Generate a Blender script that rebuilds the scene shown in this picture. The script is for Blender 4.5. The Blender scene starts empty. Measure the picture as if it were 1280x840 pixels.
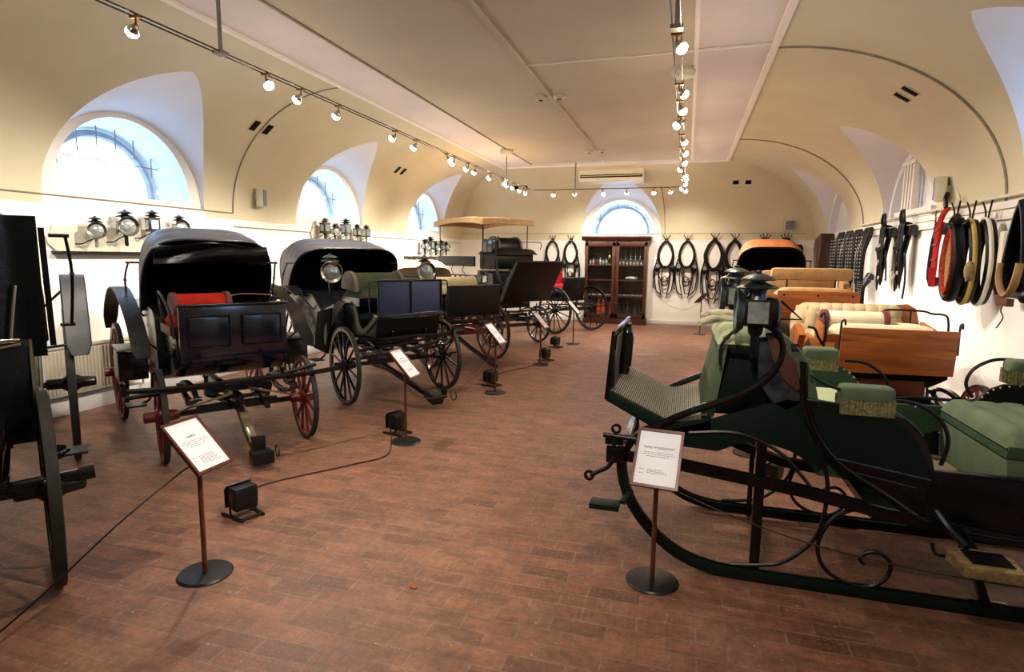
import bpy, bmesh, math, random
from mathutils import Vector, Matrix
R = math.radians
PI = math.pi
rnd = random.Random(7)
scene = bpy.context.scene
COL = scene.collection

# ------------------------------------------------------------------ helpers
def crv(pts, n=6, closed=False):
    """Catmull-Rom through the points"""
    P = [Vector(p) for p in pts]
    m = len(P); out = []
    segs = m if closed else m - 1
    for i in range(segs):
        if closed:
            a, b, c, d = P[(i-1) % m], P[i], P[(i+1) % m], P[(i+2) % m]
        else:
            a, b, c, d = P[max(i-1, 0)], P[i], P[i+1], P[min(i+2, m-1)]
        for k in range(n):
            t = k / n
            out.append(0.5*((2*b) + (c-a)*t + (2*a-5*b+4*c-d)*t*t + (-a+3*b-3*c+d)*t**3))
    if not closed: out.append(P[-1].copy())
    return out

class MB:
    def __init__(s): s.v = []; s.f = []; s.m = []; s.mi = 0
    def add(s, V, Fs):
        o = len(s.v); s.v += [tuple(p) for p in V]
        for f in Fs: s.f.append(tuple(o+i for i in f)); s.m.append(s.mi)
        return s
    def box(s, c, d, rz=0, ry=0, rx=0):
        M = Matrix.Rotation(rz, 3, 'Z') @ Matrix.Rotation(ry, 3, 'Y') @ Matrix.Rotation(rx, 3, 'X')
        V = [Vector(c) + M @ Vector((x*d[0]/2, y*d[1]/2, z*d[2]/2)) for x in (-1, 1) for y in (-1, 1) for z in (-1, 1)]
        return s.add(V, [(0,1,3,2),(4,6,7,5),(0,4,5,1),(2,3,7,6),(0,2,6,4),(1,5,7,3)])
    def loft(s, rings, closed=False, caps=True):
        n = len(rings[0]); V = [p for r in rings for p in r]; Fs = []
        m = len(rings)
        for i in range(m if closed else m-1):
            a = i*n; b = ((i+1) % m)*n
            for k in range(n): Fs.append((a+k, a+(k+1) % n, b+(k+1) % n, b+k))
        if caps and not closed:
            Fs.append(tuple(range(n))[::-1]); Fs.append(tuple((m-1)*n+k for k in range(n)))
        return s.add(V, Fs)
    def tube(s, pts, r, n=8, closed=False, flat=1.0, up=None, cap=True):
        P = [Vector(p) for p in pts]; m = len(P); rings = []
        T = []
        for i in range(m):
            a = P[(i-1) % m] if (closed or i > 0) else P[i]
            b = P[(i+1) % m] if (closed or i < m-1) else P[i]
            t = (b-a); T.append(t.normalized() if t.length > 1e-9 else Vector((0,0,1)))
        u = Vector(up) if up else (Vector((0,0,1)) if abs(T[0].z) < .9 else Vector((1,0,0)))
        u = (u - T[0]*u.dot(T[0])).normalized()
        for i in range(m):
            if up:
                u = Vector(up)
            u = u - T[i]*u.dot(T[i])
            u = u.normalized() if u.length > 1e-6 else Vector((1,0,0))
            w = T[i].cross(u)
            rr = r[i] if isinstance(r, (list, tuple)) else r
            rings.append([P[i] + u*(math.cos(2*PI*k/n+PI/n)*rr*flat) + w*(math.sin(2*PI*k/n+PI/n)*rr) for k in range(n)])
        return s.loft(rings, closed, cap)
    def cyl(s, p, q, r, r2=None, n=14):
        return s.tube([p, q], [r, r if r2 is None else r2], n)
    def bar(s, p, q, w, h, up=(0,0,1)):
        """rectangular bar w wide, h along up"""
        return s.strip([p, q], w, h, up)
    def strip(s, pts, w, h, up=(0,0,1), closed=False):
        P = [Vector(p) for p in pts]; m = len(P); rings = []
        for i in range(m):
            a = P[(i-1) % m] if (closed or i > 0) else P[i]
            b = P[(i+1) % m] if (closed or i < m-1) else P[i]
            t = (b-a).normalized(); u = Vector(up); side = t.cross(u)
            if side.length < 1e-6: side = Vector((0,1,0))
            side.normalize(); nn = side.cross(t).normalized()
            ww = w[i] if isinstance(w, (list, tuple)) else w
            rings.append([P[i]+side*x*ww/2+nn*y*h/2 for x, y in ((-1,-1),(1,-1),(1,1),(-1,1))])
        return s.loft(rings, closed)
    def lathe(s, o, ax, prof, n=20, closed=False):
        """prof: (r, h) along axis from origin"""
        ax = Vector(ax).normalized(); u = Vector((1,0,0)) if abs(ax.x) < .9 else Vector((0,1,0))
        u = (u-ax*u.dot(ax)).normalized(); w = ax.cross(u); o = Vector(o)
        rings = [[o+ax*h+(u*math.cos(2*PI*k/n)+w*math.sin(2*PI*k/n))*max(r, 1e-4) for k in range(n)] for r, h in prof]
        return s.loft(rings, closed)
    def prism(s, poly, a, b, plane='xz'):
        n = len(poly)
        def mk(p, t):
            return {'xz': (p[0], t, p[1]), 'yz': (t, p[0], p[1]), 'xy': (p[0], p[1], t)}[plane]
        V = [mk(p, a) for p in poly] + [mk(p, b) for p in poly]
        Fs = [tuple(range(n))[::-1], tuple(range(n, 2*n))]
        for k in range(n): Fs.append((k, (k+1) % n, n+(k+1) % n, n+k))
        return s.add(V, Fs)
    def sph(s, c, r, n=12):
        rr = r if isinstance(r, (tuple, list)) else (r, r, r); V = []; Fs = []
        m = n//2
        for i in range(m+1):
            th = PI*i/m
            for k in range(n): V.append((c[0]+rr[0]*math.sin(th)*math.cos(2*PI*k/n), c[1]+rr[1]*math.sin(th)*math.sin(2*PI*k/n), c[2]+rr[2]*math.cos(th)))
        for i in range(m):
            for k in range(n): Fs.append((i*n+k, i*n+(k+1) % n, (i+1)*n+(k+1) % n, (i+1)*n+k))
        return s.add(V, Fs)
    def grid(s, fn, nu, nv):
        V = [fn(i/nu, j/nv) for i in range(nu+1) for j in range(nv+1)]; w = nv+1
        return s.add(V, [(i*w+j, (i+1)*w+j, (i+1)*w+j+1, i*w+j+1) for i in range(nu) for j in range(nv)])
    def sheet(s, fn, nu, nv, t=.01):
        """grid surface given real thickness along fn's third value (normal)"""
        V = []; w = nv+1
        for i in range(nu+1):
            for j in range(nv+1): V.append(Vector(fn(i/nu, j/nv)))
        N = []
        for i in range(nu+1):
            for j in range(nv+1):
                a = V[min(i+1, nu)*w+j]-V[max(i-1, 0)*w+j]; b = V[i*w+min(j+1, nv)]-V[i*w+max(j-1, 0)]
                q = a.cross(b); N.append(q.normalized() if q.length > 1e-9 else Vector((0,0,1)))
        k = len(V); W = V + [V[i]-N[i]*t for i in range(k)]
        Fs = []
        for i in range(nu):
            for j in range(nv):
                q = (i*w+j, (i+1)*w+j, (i+1)*w+j+1, i*w+j+1); Fs.append(q); Fs.append(tuple(k+x for x in q)[::-1])
        for i in range(nu):
            Fs.append((i*w, k+i*w, k+(i+1)*w, (i+1)*w)); Fs.append((i*w+nv, (i+1)*w+nv, k+(i+1)*w+nv, k+i*w+nv))
        for j in range(nv):
            Fs.append((j, j+1, k+j+1, k+j)); Fs.append((nu*w+j, k+nu*w+j, k+nu*w+j+1, nu*w+j+1))
        return s.add(W, Fs)
    def mesh(s, name, mats, sharp=35, bevel=0, weld=True):
        me = bpy.data.meshes.new(name)
        bm = bmesh.new()
        vs = [bm.verts.new(p) for p in s.v]
        for f, mi in zip(s.f, s.m):
            if len(set(f)) < 3: continue
            try:
                fc = bm.faces.new([vs[i] for i in f]); fc.material_index = mi
            except ValueError: pass
        if weld: bmesh.ops.remove_doubles(bm, verts=bm.verts, dist=1e-5)
        bmesh.ops.recalc_face_normals(bm, faces=bm.faces)
        if bevel:
            eds = [e for e in bm.edges if len(e.link_faces) == 2 and e.calc_face_angle(0) > R(50)]
            try: bmesh.ops.bevel(bm, geom=eds, offset=bevel, segments=2, affect='EDGES', profile=.6, clamp_overlap=True)
            except Exception: pass
        bm.to_mesh(me); bm.free()
        for m in (mats if isinstance(mats, (list, tuple)) else [mats]): me.materials.append(m)
        me.polygons.foreach_set('use_smooth', [True]*len(me.polygons))
        try: me.set_sharp_from_angle(angle=R(sharp))
        except Exception: pass
        return me
    def build(s, name, mats, parent=None, loc=None, rz=0, sharp=35, bevel=0, label=None, weld=True):
        o = bpy.data.objects.new(name, s.mesh(name, mats, sharp, bevel, weld)); COL.objects.link(o)
        if parent: o.parent = parent
        if loc: o.location = loc
        if rz: o.rotation_euler = (0, 0, rz)
        if label: o['label'] = label
        return o

def tag(o, label=None, cat=None, group=None, kind=None):
    if label: o['label'] = label
    if cat: o['category'] = cat
    if group: o['group'] = group
    if kind: o['kind'] = kind
    return o
def thing(name, loc, rz, label, cat, group=None):
    o = bpy.data.objects.new(name, None); COL.objects.link(o)
    o.empty_display_size = .1
    o.location = loc; o.rotation_euler = (0, 0, rz)
    return tag(o, label, cat, group)
def struct(mb, name, mats, **k):
    o = mb.build(name, mats, **k); o['kind'] = 'structure'; return o
def obj_of(me, name, parent, loc=None, rot=None):
    o = bpy.data.objects.new(name, me); COL.objects.link(o); o.parent = parent
    if loc is not None: o.location = loc
    if rot is not None: o.rotation_euler = rot
    return o
def copy_tree(o, parent=None):
    c = o.copy(); COL.objects.link(c)
    if parent: c.parent = parent
    for ch in list(o.children): copy_tree(ch, c)
    return c

# ------------------------------------------------------------------ materials
def srgb(r, g, b):
    f = lambda c: (c/12.92 if c <= .04045 else ((c+.055)/1.055)**2.4)
    return (f(r/255), f(g/255), f(b/255), 1)
def mat(name, rgb, rough=.5, metal=0, var=.12, scale=8, bump=0, bscale=60, rgb2=None, coat=0, spec=.5, rvar=.1):
    m = bpy.data.materials.new(name); m.use_nodes = True
    nt = m.node_tree; N = nt.nodes; L = nt.links; b = N['Principled BSDF']
    c = srgb(*rgb); c2 = srgb(*rgb2) if rgb2 else tuple(x*(1-var*2) for x in c[:3])+(1,)
    tc = N.new('ShaderNodeTexCoord'); no = N.new('ShaderNodeTexNoise'); no.inputs['Scale'].default_value = scale
    no.inputs['Detail'].default_value = 5
    L.new(tc.outputs['Object'], no.inputs['Vector'])
    cr = N.new('ShaderNodeValToRGB'); cr.color_ramp.elements[0].position = .35; cr.color_ramp.elements[1].position = .65
    cr.color_ramp.elements[0].color = c; cr.color_ramp.elements[1].color = c2
    L.new(no.outputs['Fac'], cr.inputs['Fac']); L.new(cr.outputs['Color'], b.inputs['Base Color'])
    mr = N.new('ShaderNodeMapRange'); mr.inputs['To Min'].default_value = max(0, rough-rvar); mr.inputs['To Max'].default_value = min(1, rough+rvar)
    L.new(no.outputs['Fac'], mr.inputs['Value']); L.new(mr.outputs['Result'], b.inputs['Roughness'])
    b.inputs['Metallic'].default_value = metal; b.inputs['Coat Weight'].default_value = coat
    b.inputs['Coat Roughness'].default_value = .12; b.inputs['Specular IOR Level'].default_value = spec
    if bump:
        n2 = N.new('ShaderNodeTexNoise'); n2.inputs['Scale'].default_value = bscale; n2.inputs['Detail'].default_value = 4
        L.new(tc.outputs['Object'], n2.inputs['Vector'])
        bp = N.new('ShaderNodeBump'); bp.inputs['Strength'].default_value = bump; bp.inputs['Distance'].default_value = .01
        L.new(n2.outputs['Fac'], bp.inputs['Height']); L.new(bp.outputs['Normal'], b.inputs['Normal'])
    return m
def wood(name, rgb, rgb2, rough=.4, axis=0, scale=3, coat=.2):
    m = mat(name, rgb, rough, coat=coat); nt = m.node_tree; N = nt.nodes; L = nt.links; b = N['Principled BSDF']
    tc = N.new('ShaderNodeTexCoord'); mp = N.new('ShaderNodeMapping')
    s = [scale*6]*3; s[axis] = scale*.6; mp.inputs['Scale'].default_value = s
    L.new(tc.outputs['Object'], mp.inputs['Vector'])
    no = N.new('ShaderNodeTexNoise'); no.inputs['Scale'].default_value = 1; no.inputs['Detail'].default_value = 6; no.inputs['Distortion'].default_value = 1.2
    L.new(mp.outputs['Vector'], no.inputs['Vector'])
    cr = N.new('ShaderNodeValToRGB'); cr.color_ramp.elements[0].position = .3; cr.color_ramp.elements[1].position = .7
    cr.color_ramp.elements[0].color = srgb(*rgb); cr.color_ramp.elements[1].color = srgb(*rgb2)
    L.new(no.outputs['Fac'], cr.inputs['Fac']); L.new(cr.outputs['Color'], b.inputs['Base Color'])
    return m
def emis(name, rgb, st):
    m = bpy.data.materials.new(name); m.use_nodes = True; nt = m.node_tree; nt.nodes.clear()
    e = nt.nodes.new('ShaderNodeEmission'); o = nt.nodes.new('ShaderNodeOutputMaterial')
    e.inputs['Color'].default_value = srgb(*rgb); e.inputs['Strength'].default_value = st
    nt.links.new(e.outputs[0], o.inputs[0]); return m
def glassy(name, rgb=(230,240,245), alpha=.12, rough=.03):
    m = bpy.data.materials.new(name); m.use_nodes = True; nt = m.node_tree; nt.nodes.clear(); N = nt.nodes; L = nt.links
    t = N.new('ShaderNodeBsdfTransparent'); t.inputs['Color'].default_value = srgb(*rgb)
    g = N.new('ShaderNodeBsdfGlossy'); g.inputs['Roughness'].default_value = rough
    x = N.new('ShaderNodeMixShader'); o = N.new('ShaderNodeOutputMaterial')
    fr = N.new('ShaderNodeLayerWeight'); pw = N.new('ShaderNodeMath'); pw.operation = 'POWER'; pw.inputs[1].default_value = 4
    L.new(fr.outputs['Facing'], pw.inputs[0])
    ad = N.new('ShaderNodeMath'); ad.operation = 'MULTIPLY_ADD'; ad.inputs[1].default_value = .5; ad.inputs[2].default_value = alpha*.15; ad.use_clamp = True
    L.new(pw.outputs[0], ad.inputs[0]); L.new(ad.outputs[0], x.inputs[0]); L.new(t.outputs[0], x.inputs[1]); L.new(g.outputs[0], x.inputs[2]); L.new(x.outputs[0], o.inputs[0])
    return m

M = {}
M['cream'] = mat('cream_plaster', (214,206,178), .85, var=.03, scale=1.5, bump=.12, bscale=14, spec=.2)
M['white'] = mat('white_plaster', (240,238,232), .85, var=.02, scale=2, bump=.1, bscale=20, spec=.2)
M['lunette'] = mat('pale_plaster', (232,232,238), .85, var=.02, scale=2, bump=.06, bscale=12, spec=.2)
M['band'] = mat('ceiling_band_paint', (222,214,214), .8, var=.03, scale=2, spec=.2)
M['ceil'] = mat('ceiling_paint', (204,196,178), .85, var=.04, scale=1.2, bump=.08, bscale=8, spec=.2)
M['bead'] = mat('white_bead_paint', (238,232,224), .6, var=.02)
M['seam'] = mat('grey_cable', (150,138,118), .7)
M['plinth'] = mat('plinth_paint', (214,214,216), .6, var=.04)
M['black'] = mat('black_lacquer', (7,7,9), .25, coat=.25, var=.1, spec=.4)
M['blackm'] = mat('black_iron', (11,11,12), .38, metal=0, bump=.1, spec=.4)
M['tyre'] = mat('tyre_rubber', (44,42,38), .6, var=.2, scale=12, bump=.15, spec=.3)
M['leather'] = mat('black_leather', (6,6,7), .36, bump=.3, bscale=22, var=.15, spec=.25, rvar=.06)
M['leatherg'] = mat('grey_black_leather', (66,68,76), .45, bump=.3, bscale=10, var=.12, scale=4)
M['hoodlight'] = mat('faded_grey_canvas', (150,148,140), .7, bump=.2, bscale=30)
M['inner'] = mat('dark_lining', (9,8,9), .95, spec=.1)
M['navy'] = mat('navy_lacquer', (8,12,30), .2, coat=.5, var=.15)
M['blue'] = mat('blue_painted_panel', (32,48,84), .42, var=.1, scale=14, bump=.1, bscale=90)
M['redw'] = mat('red_paint', (112,22,16), .35, coat=.3, var=.15)
M['redc'] = mat('red_cloth', (196,44,28), .85, bump=.2, bscale=120, spec=.2)
M['crim'] = mat('crimson_plush', (165,20,32), .8, bump=.2, bscale=80, spec=.2)
M['maroon'] = mat('maroon_leather', (112,44,46), .5, bump=.2)
M['olive'] = mat('olive_cloth', (74,82,62), .9, bump=.25, bscale=120, spec=.2)
M['greyc'] = mat('grey_trim_cloth', (120,118,104), .9, bump=.2, bscale=100, spec=.2)
M['greend'] = mat('dark_green_lacquer', (12,29,23), .45, coat=.05, spec=.25, var=.12)
M['greenc'] = mat('green_cloth', (98,112,88), .92, bump=.35, bscale=90, var=.08, spec=.2)
M['greenp'] = mat('pale_green_cloth', (176,188,148), .92, bump=.35, bscale=60, var=.06, spec=.2)
M['greenb'] = mat('bottle_green_cloth', (58,80,58), .9, bump=.3, bscale=90, spec=.2)
M['fringe'] = mat('olive_fringe', (148,138,96), .85, bump=.6, bscale=140, var=.3, scale=60)
M['cloth_cream'] = mat('cream_cloth', (226,214,178), .9, bump=.15, bscale=80, spec=.2, var=.04)
M['tan'] = mat('tan_upholstery', (188,168,132), .85, bump=.2, bscale=60, spec=.2, var=.06)
M['tan2'] = mat('camel_upholstery', (160,126,84), .85, bump=.2, bscale=60, spec=.2)
M['hoodtan'] = mat('orange_tan_canvas', (166,92,46), .7, bump=.25, bscale=16, var=.1)
M['woodo'] = wood('honey_pine', (176,100,36), (122,62,20), .4, axis=1, scale=2.2)
M['woodred'] = wood('reddish_stained_wood', (120,48,20), (84,30,12), .4, axis=1)
M['woodd'] = wood('dark_mahogany', (76,36,20), (46,20,12), .38, axis=2, scale=2)
M['woodp'] = wood('grey_ash_pole', (128,112,84), (92,76,54), .55, axis=0)
M['woodl'] = wood('varnished_frame_wood', (98,46,24), (64,28,16), .35, axis=0)
M['canopy'] = mat('fringed_canopy_cloth', (208,172,126), .8, bump=.15, bscale=40, var=.08)
M['chrome'] = mat('nickel_plate', (205,205,200), .18, metal=1, var=.08)
M['brass'] = mat('old_brass', (170,128,60), .3, metal=1, var=.15)
M['pewter'] = mat('tarnished_pewter', (92,100,104), .36, metal=.8, var=.25, scale=20, bump=.15)
M['grey'] = mat('grey_tin', (150,148,140), .5, metal=.3, var=.15)
M['ribb'] = mat('ribbed_mat_grey', (168,162,146), .6, var=.15, scale=30)
M['ribd'] = mat('dark_groove', (40,38,32), .8)
M['paper'] = mat('white_paper', (238,238,244), .6, var=.01)
M['ink'] = mat('printed_ink', (60,60,66), .8)
M['redge'] = mat('orange_red_edge', (176,62,36), .9, bump=.5, bscale=60, var=.25, scale=40, spec=.2)
M['red'] = mat('bright_red_wool', (160,24,22), .9, bump=.3, bscale=120, spec=.2)
M['orange'] = mat('orange_bottle', (225,90,25), .4, var=.1)
M['plast'] = mat('off_white_plastic', (216,210,190), .5, var=.03)
M['spkg'] = mat('grey_grille', (120,126,140), .6, bump=.3, bscale=200)
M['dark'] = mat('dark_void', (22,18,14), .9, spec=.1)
M['rad'] = mat('radiator_enamel', (206,200,184), .45, var=.03)
M['glove'] = mat('pale_linen_strap', (214,208,180), .85, bump=.3)
M['hair'] = mat('brown_harness_leather', (58,34,20), .5, bump=.2)
M['hairb'] = mat('brown_leather_panel', (92,52,38), .5, bump=.2)
M['straw'] = mat('straw_padding', (150,128,84), .9, bump=.6, bscale=80, var=.25, scale=30)
M['yell'] = mat('yellow_leather_edge', (190,158,66), .6)
M['archband'] = mat('shaded_arch_tint', (160,172,196), .7)  # grey-blue holds the shadow on the outer arch ring
M['glass'] = glassy('clear_glass', (235,245,250), .3)
M['lens'] = mat('bevelled_lamp_glass', (186,196,196), .08, metal=.55, var=.2, scale=25)
M['bulb'] = emis('halogen_bulb', (255,226,190), 60)
M['sky'] = emis('overcast_daylight', (178,212,255), 3.6)
M['cabin'] = mat('cabinet_lining', (120,88,62), .7)
M['silver'] = mat('silver_plate', (228,222,210), .3, metal=.3)
M['leaf'] = mat('dry_leaf_orange', (190,104,30), .8)

# brick floor -----------------------------------------------------------
def floor_mat():
    m = bpy.data.materials.new('worn_brick_floor'); m.use_nodes = True; nt = m.node_tree; N = nt.nodes; L = nt.links; b = N['Principled BSDF']
    tc = N.new('ShaderNodeTexCoord')
    wn = N.new('ShaderNodeTexNoise'); wn.inputs['Scale'].default_value = 2.5; wn.inputs['Detail'].default_value = 2
    L.new(tc.outputs['Object'], wn.inputs['Vector'])
    wv = N.new('ShaderNodeVectorMath'); wv.operation = 'MULTIPLY_ADD'; wv.inputs[1].default_value = (.03, .03, 0)
    L.new(wn.outputs['Color'], wv.inputs[0]); L.new(tc.outputs['Object'], wv.inputs[2])
    br = N.new('ShaderNodeTexBrick'); br.inputs['Scale'].default_value = 1
    br.inputs['Brick Width'].default_value = .262; br.inputs['Row Height'].default_value = .108; br.inputs['Mortar Size'].default_value = .006
    br.inputs['Mortar Smooth'].default_value = .4; br.inputs['Bias'].default_value = 0
    br.inputs['Color1'].default_value = srgb(146,100,80); br.inputs['Color2'].default_value = srgb(112,76,61); br.inputs['Mortar'].default_value = srgb(138,114,96)
    L.new(wv.outputs[0], br.inputs['Vector'])
    n1 = N.new('ShaderNodeTexNoise'); n1.inputs['Scale'].default_value = 1.1; n1.inputs['Detail'].default_value = 6; n1.inputs['Roughness'].default_value = .65
    L.new(tc.outputs['Object'], n1.inputs['Vector'])
    n2 = N.new('ShaderNodeTexNoise'); n2.inputs['Scale'].default_value = 26; n2.inputs['Detail'].default_value = 6; n2.inputs['Roughness'].default_value = .7
    L.new(tc.outputs['Object'], n2.inputs['Vector'])
    mp = N.new('ShaderNodeMapping'); mp.inputs['Scale'].default_value = (3, 14, 1); L.new(tc.outputs['Object'], mp.inputs['Vector'])
    n3 = N.new('ShaderNodeTexNoise'); n3.inputs['Scale'].default_value = 1.2; n3.inputs['Detail'].default_value = 5; L.new(mp.outputs[0], n3.inputs['Vector'])
    def ramp(src, p0, p1, c0, c1):
        r = N.new('ShaderNodeValToRGB'); r.color_ramp.elements[0].position = p0; r.color_ramp.elements[1].position = p1
        r.color_ramp.elements[0].color = c0; r.color_ramp.elements[1].color = c1; L.new(src, r.inputs['Fac']); return r.outputs['Color']
    def mixc(a, bb, fac, mode='MIX'):
        x = N.new('ShaderNodeMix'); x.data_type = 'RGBA'; x.blend_type = mode
        if isinstance(fac, float): x.inputs[0].default_value = fac
        else: L.new(fac, x.inputs[0])
        L.new(a, x.inputs[6])
        if isinstance(bb, tuple): x.inputs[7].default_value = bb
        else: L.new(bb, x.inputs[7])
        return x.outputs[2]
    dust = ramp(n1.outputs['Fac'], .45, .75, (0,0,0,1), (1,1,1,1))
    c = mixc(br.outputs['Color'], srgb(140,108,88), dust)
    xx = N.new('ShaderNodeMath'); xx.operation = 'MULTIPLY'; xx.inputs[1].default_value = 1
    c = mixc(c, ramp(n2.outputs['Fac'], .3, .7, (.62,.60,.58,1), (1.25,1.2,1.15,1)), 1.0, 'MULTIPLY')
    c = mixc(c, ramp(n3.outputs['Fac'], .35, .7, (.72,.7,.7,1), (1.15,1.12,1.08,1)), .8, 'MULTIPLY')
    n4 = N.new('ShaderNodeTexNoise'); n4.inputs['Scale'].default_value = 5; n4.inputs['Detail'].default_value = 8; n4.inputs['Roughness'].default_value = .7; L.new(tc.outputs['Object'], n4.inputs['Vector'])
    c = mixc(c, ramp(n4.outputs['Fac'], .32, .68, (.62,.6,.6,1), (1.2,1.18,1.14,1)), .9, 'MULTIPLY')
    n5 = N.new('ShaderNodeTexNoise'); n5.inputs['Scale'].default_value = 45; n5.inputs['Detail'].default_value = 3; L.new(tc.outputs['Object'], n5.inputs['Vector'])
    c = mixc(c, srgb(190,160,132), ramp(n5.outputs['Fac'], .68, .74, (0,0,0,1), (.7,.7,.7,1)))
    # pale specks of wear
    vo = N.new('ShaderNodeTexVoronoi'); vo.inputs['Scale'].default_value = 9; vo.feature = 'F1'; L.new(tc.outputs['Object'], vo.inputs['Vector'])
    c = mixc(c, srgb(196,170,140), ramp(vo.outputs['Distance'], .035, .06, (.75,.75,.75,1), (0,0,0,1)))
    # pressed dimples in the bricks
    v2 = N.new('ShaderNodeTexVoronoi'); v2.inputs['Scale'].default_value = 34; v2.inputs['Randomness'].default_value = .25; L.new(tc.outputs['Object'], v2.inputs['Vector'])
    dim = ramp(v2.outputs['Distance'], .15, .3, (1,1,1,1), (0,0,0,1))
    dm = N.new('ShaderNodeMath'); dm.operation = 'MULTIPLY'; L.new(dim, dm.inputs[0])
    L.new(ramp(n1.outputs['Fac'], .4, .55, (1,1,1,1), (0,0,0,1)), dm.inputs[1])
    dm2 = N.new('ShaderNodeMath'); dm2.operation = 'MULTIPLY'; dm2.inputs[1].default_value = .3; L.new(dm.outputs[0], dm2.inputs[0])
    c = mixc(c, srgb(172,124,98), dm2.outputs[0])
    L.new(c, b.inputs['Base Color'])
    rr = N.new('ShaderNodeMapRange'); rr.inputs['To Min'].default_value = .34; rr.inputs['To Max'].default_value = .66
    L.new(n1.outputs['Fac'], rr.inputs['Value']); L.new(rr.outputs[0], b.inputs['Roughness'])
    hs = N.new('ShaderNodeMath'); hs.operation = 'MULTIPLY_ADD'; hs.inputs[1].default_value = -1.0; L.new(br.outputs['Fac'], hs.inputs[0]); L.new(n2.outputs['Fac'], hs.inputs[2])
    h2 = N.new('ShaderNodeMath'); h2.operation = 'SUBTRACT'; L.new(hs.outputs[0], h2.inputs[0]); L.new(dm2.outputs[0], h2.inputs[1])
    bp = N.new('ShaderNodeBump'); bp.inputs['Strength'].default_value = .35; bp.inputs['Distance'].default_value = .006
    L.new(h2.outputs[0], bp.inputs['Height']); L.new(bp.outputs[0], b.inputs['Normal'])
    b.inputs['Specular IOR Level'].default_value = .45
    return m
M['floor'] = floor_mat()

# ------------------------------------------------------------------ camera
f, pi_, ya, ro = 737.8, .1319, .2854, .0113
F = Vector((-math.sin(ya)*math.cos(pi_), math.cos(ya)*math.cos(pi_), -math.sin(pi_)))
Rt = Vector((math.cos(ya), math.sin(ya), 0)); U = Rt.cross(F)
R2, U2 = Rt*math.cos(ro)+U*math.sin(ro), U*math.cos(ro)-Rt*math.sin(ro)
cd = bpy.data.cameras.new('camera'); cam = bpy.data.objects.new('camera', cd); COL.objects.link(cam)
cam.matrix_world = Matrix(((R2.x, U2.x, -F.x, 0), (R2.y, U2.y, -F.y, 0), (R2.z, U2.z, -F.z, 1.7), (0, 0, 0, 1)))
cd.sensor_width = 36; cd.lens = 36*f/1280; cd.clip_start = .05
scene.camera = cam
scene.view_settings.view_transform = 'Standard'; scene.view_settings.look = 'None'
scene.view_settings.gamma = 1; scene.view_settings.use_curve_mapping = False
scene.view_settings.exposure = 1.42
w = bpy.data.worlds.new('world'); scene.world = w; w.use_nodes = True
w.node_tree.nodes['Background'].inputs[0].default_value = (.75, .86, 1, 1); w.node_tree.nodes['Background'].inputs[1].default_value = .8

# ------------------------------------------------------------------ room shell
XL, XR, YB, YF, Z0, B, ZC = -6.3, 2.95, -3.0, 16.1, 2.3, 1.6, 3.9
AL, AR, AF = 1.85, 2.19, 1.8
W, DT = 1.06, .95
def dplan(d): return DT*(1-(min(abs(d)/W, 1))**1.3)
LWIN = [1.5, 5.57, 9.65, 13.75]; RWIN = [1.5, 5.62, 9.75, 13.9]  # first of each continues the bays out of view, added for its daylight
FWIN = [-1.75]
NT = 20
def samples(a, b, wins, step=.35):
    S = set([round(a, 4), round(b, 4)])
    y = a
    while y < b:
        S.add(round(y, 4)); y += step
    for c in wins:
        S = {s for s in S if abs(s-c) > W+.02 or s in (a, b)}
        for k in range(-16, 17): S.add(round(c+W*math.sin(k/16*PI/2), 4))
        S.add(round(c-W-.001, 4)); S.add(round(c+W+.001, 4))
    return sorted(S)
def cove(place, a, wins, lo, hi, clamp):
    """one cove; place(u, s, z) -> world, clamp(theta) -> (min s, max s)"""
    mb = MB(); S = samples(lo, hi, wins)
    V = []
    for s in S:
        d = 0
        for c in wins:
            if abs(s-c) < W: d = dplan(s-c)
        t0 = math.acos(1-min(d/a, 1))
        for j in range(NT+1):
            th = t0+(PI/2-t0)*j/NT
            mn, mx = clamp(th)
            V.append(place(a*(1-math.cos(th)), min(max(s, mn), mx), Z0+B*math.sin(th)))
    w_ = NT+1
    mb.add(V, [(i*w_+j, (i+1)*w_+j, (i+1)*w_+j+1, i*w_+j+1) for i in range(len(S)-1) for j in range(NT)])
    return mb
ins = lambda a, th: a*(1-math.cos(th))
side_clamp = lambda th: (YB, YF-ins(AF, th))
far_clamp = lambda th: (XL+ins(AL, th), XR-ins(AR, th))
struct(cove(lambda u, s, z: (XL+u, s, z), AL, LWIN, YB, YF, side_clamp), 'ceiling', M['cream'], sharp=60)
struct(cove(lambda u, s, z: (XR-u, s, z), AR, RWIN, YB, YF, side_clamp), 'ceiling', M['cream'], sharp=60)
struct(cove(lambda u, s, z: (s, YF-u, z), AF, FWIN, XL, XR, far_clamp), 'ceiling', M['cream'], sharp=60)
x0, x1, y1 = XL+AL, XR-AR, YF-AF
struct(MB().box(((x0+x1)/2, (YB+y1)/2, ZC+.05), (x1-x0, y1-YB, .1)), 'ceiling', M['band'])
xi0, xi1, yi1 = -3.65, -.015, 13.9
struct(MB().box(((xi0+xi1)/2, (YB+yi1)/2, ZC-.004), (xi1-xi0, yi1-YB, .008)), 'ceiling', M['ceil'])
def trim(name, p, q, wd=.05, h=.03, m='bead', up=(0,0,1)):
    return struct(MB().bar(p, q, wd, h, up), name, M[m])
trim('trim_1', (x0, YB, ZC-.012), (x0, y1, ZC-.012), .07, .03)
trim('trim_2', (x1, YB, ZC-.012), (x1, y1, ZC-.012), .07, .03)
trim('trim_3', (x0, y1, ZC-.012), (x1, y1, ZC-.012), .07, .03)
trim('trim_4', (xi0, YB, ZC-.012), (xi0, yi1, ZC-.012), .03, .02, 'seam')
trim('trim_5', (xi1, YB, ZC-.016), (xi1, yi1, ZC-.016), .045, .025)
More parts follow.
